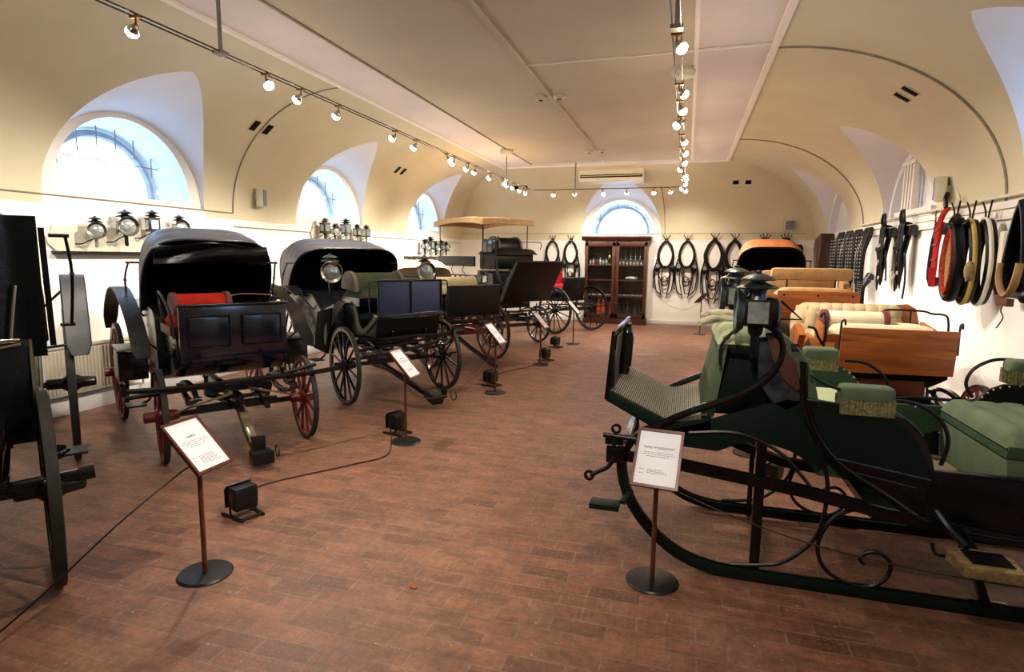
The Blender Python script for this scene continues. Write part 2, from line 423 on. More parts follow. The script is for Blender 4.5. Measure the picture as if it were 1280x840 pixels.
trim('trim_6', (-1.9, YB, ZC-.02), (-1.9, yi1, ZC-.02), .045, .03, 'ceil')
trim('trim_7', (-1.9, 6.86, ZC-.014), (x1, 6.82, ZC-.014), .03, .02)
# seams (thin cables) running round the vault
def vault_tube(name, side, y, r=.012, a0=0):
    a = {'l': AL, 'r': AR}[side]; pts = []
    for k in range(25):
        th = PI/2*k/24; u = a*(1-math.cos(th))+.006; z = Z0+B*math.sin(th)-.004
        pts.append(((XL+u) if side == 'l' else (XR-u), y, z))
    o = MB().tube(pts, r, 6).build(name, M['seam']); o['kind'] = 'structure'
vault_tube('trim_8', 'l', 7.15, .01); vault_tube('trim_9', 'r', 6.98, .014); vault_tube('trim_10', 'r', 11.9, .013)
pts = [(-.6-.35*(1-math.cos(t)), YF-AF*(1-math.cos(t))-.006, Z0+B*math.sin(t)-.004) for t in [PI/2*.55*k/10 for k in range(11)]]
struct(MB().tube(pts, .01, 6), 'trim_11', M['seam'])

# lunettes: splay from cove to the arch ring, ring, reveal
def lunette(side, c, glazed, idx):
    if side == 'l': P = lambda u, s, z: (XL+u, c+s, z); a = AL
    elif side == 'r': P = lambda u, s, z: (XR-u, c+s, z); a = AR
    else: P = lambda u, s, z: (c+s, YF-u, z); a = AF
    ring = -.06; n = 32; mb = MB(); V = []
    for k in range(n+1):
        s = W*math.sin((k/n*2-1)*PI/2); d = dplan(s); th = math.acos(1-d/a)
        p1 = (d, s, Z0+B*math.sin(th)); p2 = (ring, s, Z0+1.0*math.sqrt(max(0, 1-(s/W)**2)))
        V += [P(*(p1[q]*(1-t)+p2[q]*t for q in range(3))) for t in (0, .25, .5, .75, 1)]
    mb.add(V, [(k*5+j, (k+1)*5+j, (k+1)*5+j+1, k*5+j+1) for k in range(n) for j in range(4)])
    # recessed step at the foot
    mb.add([P(ring, -W, Z0), P(ring, W, Z0), P(0, W, Z0), P(0, -W, Z0)], [(0, 1, 2, 3)])
    struct(mb, 'ceiling', M['lunette'], sharp=60)
    if not glazed:
        mb = MB(); ro_ = [P(ring, W*math.cos(PI*k/n), Z0+1.0*math.sin(PI*k/n)) for k in range(n+1)]
        ri_ = [P(ring, (W-.1)*math.cos(PI*k/n), Z0+.9*math.sin(PI*k/n)) for k in range(n+1)]
        rb_ = [P(ring-.14, (W-.1)*math.cos(PI*k/n), Z0+.9*math.sin(PI*k/n)) for k in range(n+1)]
        V = ro_+ri_+rb_; m_ = n+1
        mb.add(V, [(k, k+1, m_+k+1, m_+k) for k in range(n)]+[(m_+k, m_+k+1, 2*m_+k+1, 2*m_+k) for k in range(n)])
        mb.add(rb_, [tuple(range(m_))])
        struct(mb, {'l': 'wall_left', 'r': 'wall_right', 'f': 'wall_far'}[side], M['lunette'], sharp=50)
        return
    g, ri, zs = ring-.05, .89, 2.36
    q, rq = -.55, .74
    mb = MB(); m_ = n+1
    def arc(u, r, zb, rx=None): return [P(u, (rx or r)*math.cos(PI*k/n), zb+r*math.sin(PI*k/n)) for k in range(n+1)]
    A0 = [P(ring, W*math.cos(PI*k/n), Z0+1.0*math.sin(PI*k/n)) for k in range(n+1)]
    A1 = arc(ring, ri, zs); A2 = arc(g-.02, ri, zs); A3 = arc(q, rq, zs+.04)
    mb.add(A0+A1, [(k, k+1, m_+k+1, m_+k) for k in range(n)])
    mb.add([A0[0], A0[-1], A1[-1], A1[0]], [(0, 1, 2, 3)])
    mb.add(A1+A2+A3, [(k, k+1, m_+k+1, m_+k) for k in range(n)]+[(m_+k, m_+k+1, 2*m_+k+1, 2*m_+k) for k in range(n)])
    mb.add([A1[0], A1[-1], A3[-1], A3[0]], [(0, 1, 2, 3)])
    wn = struct(mb, 'window_%d' % idx, M['white'], sharp=50)
    mb = MB(); mb.add(A3, [tuple(range(m_))]); mb.build('pane', M['sky'], wn)
    # arch band by the pane, shade put into its colour, and iron bars standing in the reveal
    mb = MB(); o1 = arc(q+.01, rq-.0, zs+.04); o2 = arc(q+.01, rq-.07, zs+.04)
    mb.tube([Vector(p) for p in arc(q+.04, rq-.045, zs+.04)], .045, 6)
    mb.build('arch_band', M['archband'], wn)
    mb = MB()
    for s in (-.6, -.36, -.12, .12, .36, .6):
        zt = zs+math.sqrt(max(.01, ri*ri*.8-s*s))
        mb.cyl(P(q+.18, s, zt-.22), P(q+.18, s, zt+.02), .008, n=6)
    mb.cyl(P(q+.18, -.76, zs+.42), P(q+.18, .76, zs+.42), .007, n=6)
    mb.build('security_bars', M['seam'], wn)
    mb = MB(); mb.add(arc(g, ri-.002, zs+.001), [tuple(range(m_))]); mb.build('glass', M['glass'], wn)
ix = 1
for c in LWIN: lunette('l', c, True, ix); ix += 1
lunette('f', FWIN[0], True, ix); ix += 1
lunette('r', RWIN[0], True, ix); ix += 1
lunette('r', RWIN[1], True, ix); ix += 1
for c in RWIN[2:]: lunette('r', c, False, 0)

# walls, with the cream band above 2.2 m between the windows
def wall(name, P, lo, hi, wins, t=.3):
    mb = MB()
    def quad(a, b, z0, z1, mi):
        mb.mi = mi; mb.add([P(0, a, z0), P(0, b, z0), P(0, b, z1), P(0, a, z1), P(-t, a, z0), P(-t, b, z0), P(-t, b, z1), P(-t, a, z1)],
                           [(0,1,2,3),(4,7,6,5),(0,4,5,1),(3,2,6,7)])
    quad(lo, hi, 0, 2.2, 0)
    cur = lo
    for c in wins:
        quad(cur, c-W, 2.2, Z0, 1); quad(c-W, c+W, 2.2, Z0, 0); cur = c+W
    quad(cur, hi, 2.2, Z0, 1)
    return struct(mb, name, [M['white'], M['cream']], weld=False)
wall('wall_left', lambda u, s, z: (XL+u, s, z), YB, YF, LWIN)
wall('wall_right', lambda u, s, z: (XR-u, s, z), YB, YF, RWIN)
wall('wall_far', lambda u, s, z: (s, YF-u, z), XL-.3, XR+.3, FWIN)
struct(MB().box(((XL+XR)/2, YB-.1, 2.05), (XR-XL+.6, .2, 4.1)), 'wall_back', M['cream'])
fl = MB().box(((XL+XR)/2, (YB+YF)/2, -.05), (XR-XL+.6, YF-YB+.6, .1)); struct(fl, 'floor', M['floor'])
# unseen shell added to keep sky light from leaking round the vault
sh = MB()
sh.box((XL-.75, (YB+YF)/2, 2), (.1, YF-YB+1.6, 4.4)); sh.box((XR+.75, (YB+YF)/2, 2), (.1, YF-YB+1.6, 4.4))
sh.box(((XL+XR)/2, YF+.75, 2), (XR-XL+1.6, .1, 4.4)); sh.box(((XL+XR)/2, (YB+YF)/2, 4.2), (XR-XL+1.6, YF-YB+1.6, .1))
sh.box(((XL+XR)/2, YB-.75, 2), (XR-XL+1.6, .1, 4.4))
struct(sh, 'sky_block_shell', M['white'])
# plinths / skirting
def plinth(name, lo, hi, P, h=.14, t=.05):
    a = P(0, lo, 0); b = P(t, hi, h)
    c = [(a[i]+b[i])/2 for i in range(3)]; d = [abs(a[i]-b[i]) for i in range(3)]
    o = MB().box(c, d).build(name, M['plinth'], bevel=.006); o['kind'] = 'structure'
plinth('baseboard_left', YB, YF-.05, lambda u, s, z: (XL+u, s, z), .16, .1)
plinth('baseboard_right', YB, YF-.05, lambda u, s, z: (XR-u, s, z), .1, .04)
plinth('baseboard_far', XL+.1, XR-.04, lambda u, s, z: (s, YF-u, z), .1, .04)
# thin picture wires along the walls
trim('trim_12', (XL+.012, YB, 2.29), (XL+.012, 7.15, 2.29), .012, .012, 'seam')
trim('trim_13', (XL+.012, 7.15, 2.1), (XL+.012, YF-.05, 2.1), .012, .012, 'seam')
trim('trim_14', (XL+.05, YF-.012, 2.37), (XR-.2, YF-.012, 2.37), .012, .012, 'seam', (0,1,0))
trim('trim_15', (XL+.05, YF-.01, 2.19), (XR-.05, YF-.01, 2.19), .012, .02, 'bead', (0,1,0))
# harness board and pipe along the right wall
o = MB().box((XR-.022, 6.4, 2.165), (.044, 12.2, .09)).build('trim_16', M['bead'], bevel=.006); o['kind'] = 'structure'
o = MB().box((XR-.015, 6.4, 2.26), (.03, 12.2, .07)).build('trim_17', M['bead'], bevel=.005); o['kind'] = 'structure'
o = MB().tube([(XR-.05, .4, 2.34), (XR-.05, 9.0, 2.34), (XR-.05, 11.9, 2.33)], .018, 8).build('trim_18', M['plast']); o['kind'] = 'structure'
PL = 112

# ------------------------------------------------------------------ reusable carriage pieces
def hub_mesh(w, key=[{}]):
    return MB().lathe((0,-w/2,0), (0,1,0), [(0,0),(.035,0),(.045,.01),(.045,w*.3),(.07,w*.4),(.075,w*.5),(.07,w*.6),(.05,w*.7),(.04,w-.01),(.03,w),(0,w)], 16)
WC = {}
def wheel(car, loc, r, rim='black', spoke='black', n=12, t=.04, steer=0, label=None, tyre='tyre', hub=.2):
    key = (r, rim, spoke, n, t, tyre, hub)
    if key not in WC:
        wr = r*.085
        a = MB().lathe((0,0,0), (0,1,0), [(r-.012,-t/2),(r-.012,t/2),(r-.012-wr,t/2*.8),(r-.012-wr,-t/2*.8)], 40, True).mesh('wheel', M[rim])
        b = MB().lathe((0,0,0), (0,1,0), [(r,-t/2),(r,t/2),(r-.016,t/2+.004),(r-.016,-t/2-.004)], 40, True).mesh('tyre', M[tyre])
        c = hub_mesh(hub).mesh('hub', M[spoke])
        ds = []
        for k in range(n):
            an = 2*PI*(k+.5)/n; d = Vector((math.cos(an), 0, math.sin(an)))
            off = .012*(1 if k % 2 else -1)
            ds.append(MB().tube([d*.05+Vector((0,off,0)), d*(r*.35)+Vector((0,off*.6,0)), d*(r-.02-wr*.6)], [.02,.015,.014], 8, flat=.8).mesh('spoke', M[spoke]))
        WC[key] = (a, b, c, ds)
    a, b, c, ds = WC[key]
    w_ = obj_of(a, 'wheel', car, loc, (0, 0, steer))
    if label: w_['label'] = label
    obj_of(b, 'tyre', w_); obj_of(c, 'hub', w_)
    for d in ds: obj_of(d, 'spoke', w_)
    return w_
def leaf_spring(car, x, y, z, L, h, m='black', full=True):
    """elliptic leaf spring running along x"""
    mb = MB()
    for sgn in ((1, -1) if full else (-1,)):
        for lv, ln in enumerate((1, .78, .56)):
            pts = [(x+L/2*ln*t, y, z+sgn*(h*(1-(t*ln)**2)+lv*.011)) for t in [-1+2*k/14 for k in range(15)]]
            mb.strip(pts, .04, .01)
    for e in (-1, 1): mb.cyl((x+e*L/2, y-.03, z), (x+e*L/2, y+.03, z), .018)
    mb.box((x, y, z-h-.03), (.08, .05, .04))
    return mb.build('leaf_spring', M[m], car)
def rail(car, pts, r=.008, m='blackm', name='rail', n=6, closed=False):
    return MB().tube(crv(pts, n, closed), r, 6, closed).build(name, M[m], car)
def axle(car, x, w_, z, m='black'):
    mb = MB(); mb.bar((x, -w_, z), (x, w_, z), .035, .045); mb.box((x, 0, z+.03), (.06, w_*1.2, .03))
    return mb.build('axle', M[m], car, bevel=.004)
def lamp(parent, loc, h, style='round', face=0, body='blackm', top='blackm', as_thing=None, stem=True, rim='chrome'):
    """carriage lamp; origin at the stem's foot, faces local +x turned by face"""
    s = h
    if as_thing: root = thing('carriage_lamp', loc, face, *as_thing)
    else: root = None
    mb = MB()
    if style == 'round':
        mb.lathe((-.17*s,0,.5*s), (1,0,0), [(0,-.06*s),(.09*s,-.06*s),(.14*s,-.03*s),(.155*s,.02*s),(.16*s,.3*s),(.14*s,.32*s),(0,.32*s)], 20)
        mb.box((0,0,.5*s), (.26*s,.34*s,.26*s))
    else:
        mb.box((0,0,.5*s), (.3*s,.3*s,.36*s)); mb.box((0,0,.69*s), (.34*s,.34*s,.03*s)); mb.box((0,0,.31*s), (.34*s,.34*s,.03*s))
    if root: b = mb.build('lamp_body', M[body], root, bevel=.003); sub = root
    else:
        b = mb.build('lamp', M[body], parent, loc, face, bevel=.003); sub = b
    ch = MB()
    ch.lathe((0,0,.6*s), (0,0,1), [(.12*s,0),(.1*s,.05*s),(.085*s,.09*s),(.1*s,.135*s),(.2*s,.142*s),(.21*s,.152*s),(.17*s,.172*s),(.1*s,.195*s),(.075*s,.205*s),(.08*s,.222*s),(.165*s,.228*s),(.172*s,.238*s),(.14*s,.262*s),(.08*s,.288*s),(.03*s,.3*s),(.035*s,.32*s),(0,.335*s)], 18)
    ch.build('chimney', M[top], sub)
    if style == 'round':
        ln = MB(); ln.lathe((.155*s,0,.5*s), (1,0,0), [(0,.05*s),(.08*s,.045*s),(.15*s,.02*s),(.19*s,0),(0,0)], 20)
        ln.build('lens', M['lens'], sub)
        rm = MB(); rm.lathe((.15*s,0,.5*s), (1,0,0), [(.185*s,0),(.19*s,-.02*s),(.255*s,.05*s),(.245*s,.06*s),(.185*s,.02*s)], 22, True); rm.build('lens_rim', M[rim], sub)
        [MB().box((0,q*.172*s,.5*s), (.2*s,.012*s,.22*s)).build('side_window', M['lens'], sub) for q in (-1, 1)]
    else:
        ln = MB(); ln.box((.155*s,0,.5*s), (.01*s,.2*s,.26*s)); ln.box((0,.155*s,.5*s), (.2*s,.01*s,.26*s)); ln.box((0,-.155*s,.5*s), (.2*s,.01*s,.26*s)); ln.build('lamp_glass', M['lens'], sub)
    if stem:
        st = MB(); st.lathe((0,0,0), (0,0,1), [(0,0),(.03*s,0),(.045*s,.04*s),(.045*s,.24*s),(.07*s,.27*s),(.08*s,.34*s),(0,.34*s)], 14); st.build('stem', M['grey' if body != 'blackm' else 'blackm'], sub)
    return root or b
def hood(car, xf, xr, zb, w0, top, m_out, z_top_front=None, fold=.0, lean=.25, name='hood'):
    """leather bonnet: loft of bows from the front bow back to the rear curtain"""
    def bow(x, zt, w, zbot, xb, r=.16, n=24):
        # cross-section: up one side, over, down the other; bottom pulled to xb
        pts = []
        prof = []
        for k in range(n+1):
            t = k/n
            # rounded rectangle half perimeter
            an = PI*t; cx, sx = math.cos(an), math.sin(an)
            yy = (abs(cx)**.42)*(1 if cx > 0 else -1)*w; zz = (abs(sx)**.5)
            pts.append((x+(xb-x)*(1-zz), yy, zbot+(zt-zbot)*zz))
        return pts
    bows = []
    piv = (xf+xr)/2-.1
    K = 5
    for i in range(K+1):
        t = i/K
        x = xf+(xr-xf)*t
        zt = z_top_front+(top-z_top_front)*math.sin(min(1, t*1.7)*PI/2) - (.0 if t < .7 else (t-.7)*.9*(top-zb)*.35)
        bows.append((x, zt, w0*(1-.14*t)+.008*(i % 2), zb, piv+(x-piv)*.45))
    n = 24
    rings = [bow(*b) for b in bows]
    def fn(u, v):
        q = u*K; i = min(int(q), K-1); t = q-i; j = int(round(v*n)); a = Vector(rings[i][j]); b = Vector(rings[i+1][j])
        p = a.lerp(b, t); sag = math.sin(t*PI)*.018
        c = Vector((p.x, 0, (zb+top)/2)); p += (c-p).normalized()*sag
        return p
    mb = MB(); mb.sheet(fn, K*4, n, -.012)
    h = mb.build(name, M[m_out], car, sharp=70)
    # rear curtain
    last = rings[-1]; mb = MB()
    mb.loft([[Vector(p) for p in last], [Vector(p)+Vector((-.012,0,0)) for p in last]], False, True); mb.build('rear_curtain', M[m_out], h)
    mb = MB(); mb.loft([[Vector(p)+Vector((.014,0,0)) for p in last], [Vector(p)+Vector((.006,0,0)) for p in last]], False, True); mb.build('curtain_lining', M['inner'], h)
    # lining just inside
    def fi(u, v):
        p = fn(u, v); c = Vector((p.x, 0, zb)); d = (c-p); return p+d.normalized()*.02
    MB().sheet(fi, K*2, n, .004).build('hood_lining', M['inner'], h, sharp=70)
    mb = MB(); mb.tube([Vector(p) for p in rings[0]], .016, 6); mb.build('front_bow', M['leather'], h)
    mb = MB()
    for i in (2, 4): mb.tube([Vector(p)+Vector((0,0,.004)) for p in rings[i]], .008, 6)
    mb.build('hood_seam', M[m_out], h)
    return h, rings
def roll(car, x, y0, y1, z, r, m_in, m_edge, back=.9, name='seat_roll'):
    """half-round roll-over seat rug with piped ends"""
    mb = MB(); pr = []
    prof = [(x-r*1.1, z-.02)]+[(x+r*1.05*math.cos(a), z+r*math.sin(a)) for a in [PI-PI*k/14 for k in range(15)]]+[(x+r*1.05, z-.05)]
    mb.prism(prof, y0, y1); o = mb.build(name, M[m_in], car, sharp=50, bevel=.006)
    for y in (y0-.025, y1-.025):
        mb = MB(); pr = [(x+(px-x)*1.12, z+(pz-z)*1.12) for px, pz in prof]; mb.prism(pr, y, y+.05); mb.build('roll_end', M[m_edge], o, sharp=50, bevel=.012)
    return o
def cushion(car, c, d, m, name='seat_cushion', tuft=0):
    mb = MB()
    def fn(u, v):
        x = (u-.5)*2; y = (v-.5)*2
        z = (1-abs(x)**6)*(1-abs(y)**6)
        if tuft: z -= .25*(abs(math.sin(u*PI*tuft))*0+ (math.cos(u*2*PI*tuft)*math.cos(v*2*PI*tuft)+1)*.25)
        return (c[0]+x*d[0]/2, c[1]+y*d[1]/2, c[2]-d[2]/2+d[2]*max(0, z)**.35 if z > 0 else c[2]-d[2]/2)
    n = 16 if not tuft else 8*tuft
    mb.grid(fn, min(n, 40), min(n, 40)); mb.box((c[0], c[1], c[2]-d[2]/2+.001), (d[0], d[1], .004))
    return mb.build(name, M[m], car, sharp=60, weld=True)
def tufted(car, y0, y1, z0, z1, xf, depth, m, name='backrest', cols=8, rows=3, lean=.15, curve=0, plane='x'):
    def fn(u, v):
        y = y0+(y1-y0)*u; z = z0+(z1-z0)*v
        b = abs(math.sin(u*PI*cols))*.6+abs(math.sin(v*PI*rows+PI*.5*(int(u*cols) % 2)))*.4
        e = min(1, 6*min(u, 1-u, v*1.2+.05, (1-v)*1.2+.02)+.15)
        x = xf+depth*b*.55*e+depth*.5*e-lean*v+curve*(2*u-1)**2
        return (x, y, z)
    mb = MB(); mb.sheet(fn, cols*6, rows*6, -.05 if True else .05)
    return mb.build(name, M[m], car, sharp=60)
def mudguard(car, pts, w_, y, m='leather', name='mudguard'):
    P = crv([(p[0], y, p[1]) for p in pts], 5)
    n = len(P); W = [w_*(.62+.38*min(1, min(k, n-1-k)/3)) for k in range(n)]
    g = MB().strip(P, W, .012).build(name, M[m], car)
    for e in (-1, 1): MB().tube([p+Vector((0, e*W[k]/2, 0)) for k, p in enumerate(P)], .007, 6).build('mudguard_edge', M['blackm'], g)
    return g
def body(car, poly, w_, m, name='body', inset=None):
    return MB().prism(poly, -w_/2, w_/2).build(name, M[m], car, bevel=.01)
def splinter(car, x, w_, z, m='black', name='splinter_bar'):
    mb = MB(); P = crv([(x, -w_, z), (x+.05, -w_*.5, z-.01), (x+.06, 0, z), (x+.05, w_*.5, z-.01), (x, w_, z)], 5)
    mb.tube(P, .022, 8)
    for s in (-1, -.35, .35, 1): mb.cyl((x+.02, s*w_, z-.03), (x+.02, s*w_, z+.05), .016); mb.sph((x+.02, s*w_, z+.06), .022)
    return mb.build(name, M[m], car)
def turntable(car, x, z, r=.28, m='black'):
    mb = MB(); mb.lathe((x,0,z), (0,0,1), [(r,-.012),(r,.012),(r-.04,.012),(r-.04,-.012)], 28, True)
    mb.bar((x-r, -.18, z-.03), (x+r+.25, -.1, z-.05), .035, .04); mb.bar((x-r, .18, z-.03), (x+r+.25, .1, z-.05), .035, .04)
    mb.bar((x, -r, z+.03), (x, r, z+.03), .05, .05)
    return mb.build('turntable', M[m], car)
def step(car, x, y, z, ztop, m='blackm', xo=0):
    mb = MB(); mb.box((x, y, z), (.2, .14, .015)); mb.tube(crv([(x, y-.05*(1 if y > 0 else -1), z), (x-.02, y-.12*(1 if y > 0 else -1), z+.05), (x+xo-.02, y-.14*(1 if y > 0 else -1), ztop)], 5), .012, 6)
    return mb.build('step', M[m], car, bevel=.003)
def perch(car, x0, x1, z0, z1, m='black'):
    return MB().bar((x0,0,z0), (x1,0,z1), .06, .08).build('perch', M[m], car, bevel=.008)
def carriage_root(x, y, deg, label, name='carriage', cat='carriage'):
    return thing(name, (x, y, 0), R(deg), label, cat)
def irons(car, x, y, z0, z1, xf, m='blackm'):
    """jointed hood iron outside the bonnet"""
    mb = MB(); s = 1 if y > 0 else -1
    mb.tube(crv([(xf, y, z1), (xf-.12, y+s*.02, (z0+z1)/2+.05), (x, y, z0)], 5), .009, 6)
    mb.cyl((xf, y-s*.08, z1), (xf, y+s*.02, z1), .011); mb.cyl((x, y-s*.06, z0), (x, y+s*.02, z0), .011); mb.sph((xf-.12, y+s*.02, (z0+z1)/2+.05), .015, 8)
    return mb.build('hood_iron', M[m], car)

# ================================================================== LEFT ROW
# ---- carriage 1: black closed carriage cut by the left edge --------------------------------
c = carriage_root(-3.44, 1.66, -36, 'black leather-hooded carriage cut off by the left edge of the picture, nearest the camera')
for y in (-.58, .58): wheel(c, (0, y, .5), .5, n=12, hub=.3, t=.045, steer=R(3))
for y in (-.72, .72): wheel(c, (-2.28, y, .63), .63, n=14, hub=.34, t=.045)
axle(c, 0, .55, .5); axle(c, -2.28, .66, .63); turntable(c, 0, .62)
perch(c, .1, -2.3, .52, .6)
for y in (-.4, .4): leaf_spring(c, -2.28, y, .8, .9, .09); leaf_spring(c, 0, y, .66, .7, .07)
body(c, [(-.42,.64),(-.45,1.22),(-.6,1.24),(-1.9,1.24),(-1.95,1.0),(-1.75,.8),(-1.5,.66),(-1.0,.62),(-.75,.66)], 1.06, 'black')
mb = MB()
for s in (-1, 1): mb.tube(crv([(-.45,s*.54,1.22),(-.43,s*.54,.8),(-.75,s*.54,.67),(-1.5,s*.54,.67),(-1.93,s*.54,1.0)], 5), .012, 6)
mb.build('body_moulding', M['chrome'], c)
# front leather fall of the hood
h, _ = hood(c, -.5, -2.0, 1.15, .6, 2.0, 'leather', 1.92)
mb = MB(); mb.sheet(lambda u, v: (-.47-.03*v+.014*math.sin(u*26), -.56+1.17*u, 1.12+.78*v), 40, 8, .012); mb.build('leather_front_curtain', M['leather'], c, sharp=70)
[MB().bar((-.62,q*.64,1.16), (-.58,q*.63,1.84), .03, .03, (1,0,0)).build('corner_post', M['black'], c) for q in (-1, 1)]
irons(c, -1.0, .74, 1.24, 1.8, -.72); irons(c, -1.0, -.74, 1.24, 1.8, -.72)
mb = MB(); mb.tube(crv([(-.44,.2,1.2),(-.4,.35,1.18),(-.42,.5,1.2)], 4), .01, 6); mb.cyl((-.42,.05,1.22), (-.42,.5,1.22), .012); mb.cyl((-.44,.46,1.22), (-.46,.5,1.52), .009); mb.build('grab_handle', M['chrome'], c)
# boot / driver's seat in front
mb = MB(); mb.prism([(.35,.78),(.42,1.12),(.38,1.14),(.25,.86),(-.42,.84),(-.42,.78)], -.42, .42); mb.build('footboard', M['black'], c, bevel=.006)
for s in (-1, 1):
    step(c, -1.15, s*.7, .36, .66); mb = MB()
    mb.tube(crv([(-.95,s*.5,.66),(-.95,s*.56,.4),(-1.15,s*.66,.36)], 6), .022, 8); mb.tube(crv([(-1.1,s*.5,.66),(-1.06,s*.54,.46),(-1.2,s*.64,.38)], 6), .018, 8); mb.build('step_loop', M['black'], c)
    mudguard(c, [(-1.66,.94),(-1.74,1.1),(-1.92,1.36),(-2.1,1.5),(-2.3,1.5),(-2.8,1.3),(-3.0,.95)], .15, s*.78, 'leatherg')
    mb = MB(); mb.cyl((-2.1,s*.56,1.25), (-2.1,s*.78,1.48), .01); mb.cyl((-1.75,s*.56,1.0), (-1.75,s*.78,1.02), .01); mb.build('mudguard_stay', M['blackm'], c)
mb = MB(); mb.tube([(.02,-.7,.5),(.02,.3,.53),(.02,.74,.55)], .03, 10); mb.cyl((.02,.7,.548), (.02,.77,.552), .038); mb.build('cross_bar', M['black'], c)

# ---- carriage 2: red wheels, red seat roll ------------------------------------------------
c = carriage_root(-3.73, 4.18, -34, 'black carriage with red wheels, a raised grey leather hood and a bright red seat roll')
for y in (-.585, .585): wheel(c, (0, y, .385), .385, 'redw', 'redw', 12, steer=R(-4), hub=.26, tyre='tyre')
for y in (-.68, .68): wheel(c, (-1.73, y, .5), .5, 'redw', 'redw', 14, hub=.26)
axle(c, 0, .55, .385); axle(c, -1.73, .66, .5); perch(c, .1, -1.7, .46, .5); turntable(c, 0, .52, .26)
for y in (-.38, .38): leaf_spring(c, 0, y, .56, .66, .06); leaf_spring(c, -1.73, y, .68, .8, .08)
# dash box front with two raised panels
d = MB().prism([(-.42,.72),(.02,.76),(.06,.84),(.06,1.27),(.0,1.27),(-.02,.9),(-.42,.86)], -.43, .43).build('dashboard', M['navy'], c, bevel=.008)
for y in (-.21, .21):
    mb = MB(); mb.box((.068, y, 1.06), (.012, .3, .24)); mb.build('raised_panel', M['navy'], d, bevel=.005)
    mb = MB()
    for a, b in (((.078,y-.16,.93),(.078,y+.16,.93)), ((.078,y-.16,1.19),(.078,y+.16,1.19)), ((.078,y-.16,.93),(.078,y-.16,1.19)), ((.078,y+.16,.93),(.078,y+.16,1.19))): mb.tube([a, b], .006, 6)
    mb.build('panel_moulding', M['black'], d)
MB().box((.03, 0, 1.28), (.09, .9, .02)).build('dashboard_cap', M['black'], d, bevel=.004)
mb = MB(); mb.prism([(-.05,.76),(-.05,1.0),(-.55,1.08),(-.6,.7),(-.4,.62),(-.2,.66)], -.44, .44); mb.build('driver_seat_box', M['black'], c, bevel=.01)
cushion(c, (-.32, 0, 1.15), (.44, .92, .14), 'redc')
MB().box((-.32,0,1.06),(.46,.94,.08)).build('seat_rail', M['maroon'], c, bevel=.01)
roll(c, -.3, -.4, .02, 1.24, .12, 'redc', 'maroon')
rail(c, [(-.45,.1,1.16),(-.5,.12,1.32),(-.5,.44,1.32),(-.4,.46,1.3),(-.1,.46,1.28),(-.06,.44,1.2)], .007, 'chrome', 'seat_handrail')
rail(c, [(-.42,-.46,1.1),(-.48,-.48,1.34),(-.35,-.48,1.36),(-.12,-.46,1.2),(-.05,-.45,1.0)], .012, 'blackm', 'seat_handrail')
body(c, [(-.55,.62),(-.62,1.12),(-.75,1.2),(-1.75,1.24),(-1.85,.95),(-1.6,.68),(-1.2,.56),(-.8,.54)], 1.0, 'black')
tufted(c, -.44, .44, 1.2, 1.42, -1.62, .04, 'inner', 'passenger_backrest', 5, 2)
h, rg = hood(c, -.8, -1.75, 1.16, .58, 1.95, 'leatherg', 1.83); h.location.y = .05
# rolled front flap under the front bow
def flap(u, v):
    y = -.5+1.0*u; return (-.79-.03*v+.018*math.sin(v*7+u*5)+.012*math.sin(u*19+v*3), y, 1.8-.03*abs(2*u-1)**4-.17*v-.015*math.sin(u*PI*3))
MB().sheet(flap, 40, 8, .015).build('rolled_front_flap', M['leather'], h, sharp=80)
for s in (-1, 1): irons(c, -1.0, s*.64, 1.2, 1.62, -.84)
for s in (-1, 1):
    mudguard(c, [(-.05,.86),(-.18,.98),(-.4,1.14),(-.8,1.3),(-1.2,1.38),(-1.6,1.34),(-2.0,1.15),(-2.25,.9)], .12, s*.68, 'leather')
    mb = MB(); mb.cyl((-.3,s*.42,.8), (-.25,s*.66,1.0), .009); mb.cyl((-1.2,s*.5,1.1), (-1.2,s*.68,1.37), .009); mb.build('mudguard_stay', M['blackm'], c)
    mb = MB(); mb.box((-.62, s*.7, .74), (.3, .22, .24)); mb.build('step_box', M['black'], c, bevel=.01)
    mb = MB(); mb.box((-.55, s*.72, .9), (.36, .2, .02)); mb.build('step_tread', M['grey'], c, bevel=.004)
    step(c, -.5, s*.7, .4, .66)
splinter(c, .26, .86, .67)
mb = MB(); mb.tube([(.16,-.84,.6),(.2,.2,.64),(.22,.62,.72)], .018, 8); mb.build('cross_bar', M['blackm'], c)
mb = MB(); mb.strip([(-.15,0,.5),(-.0,0,.44),(.3,0,.22),(.62,0,.05)], .07, .06); mb.build('drawbar', M['woodp'], c, bevel=.006)
mb = MB(); mb.box((.62,.0,.09), (.14,.16,.1)); mb.box((.55,.0,.16), (.05,.1,.16)); mb.lathe((.7,.1,.14), (0,1,0), [(.05,-.006),(.05,.006),(.04,.006),(.04,-.006)], 16, True); mb.build('drawbar_bracket', M['blackm'], c, bevel=.004)
for s in (-1, 1): MB().strip(crv([(.1,s*.5,.42),(.2,s*.3,.5),(.26,s*.12,.56),(-.1,s*.1,.52)], 5), .03, .014).build('futchel', M['woodp'], c)

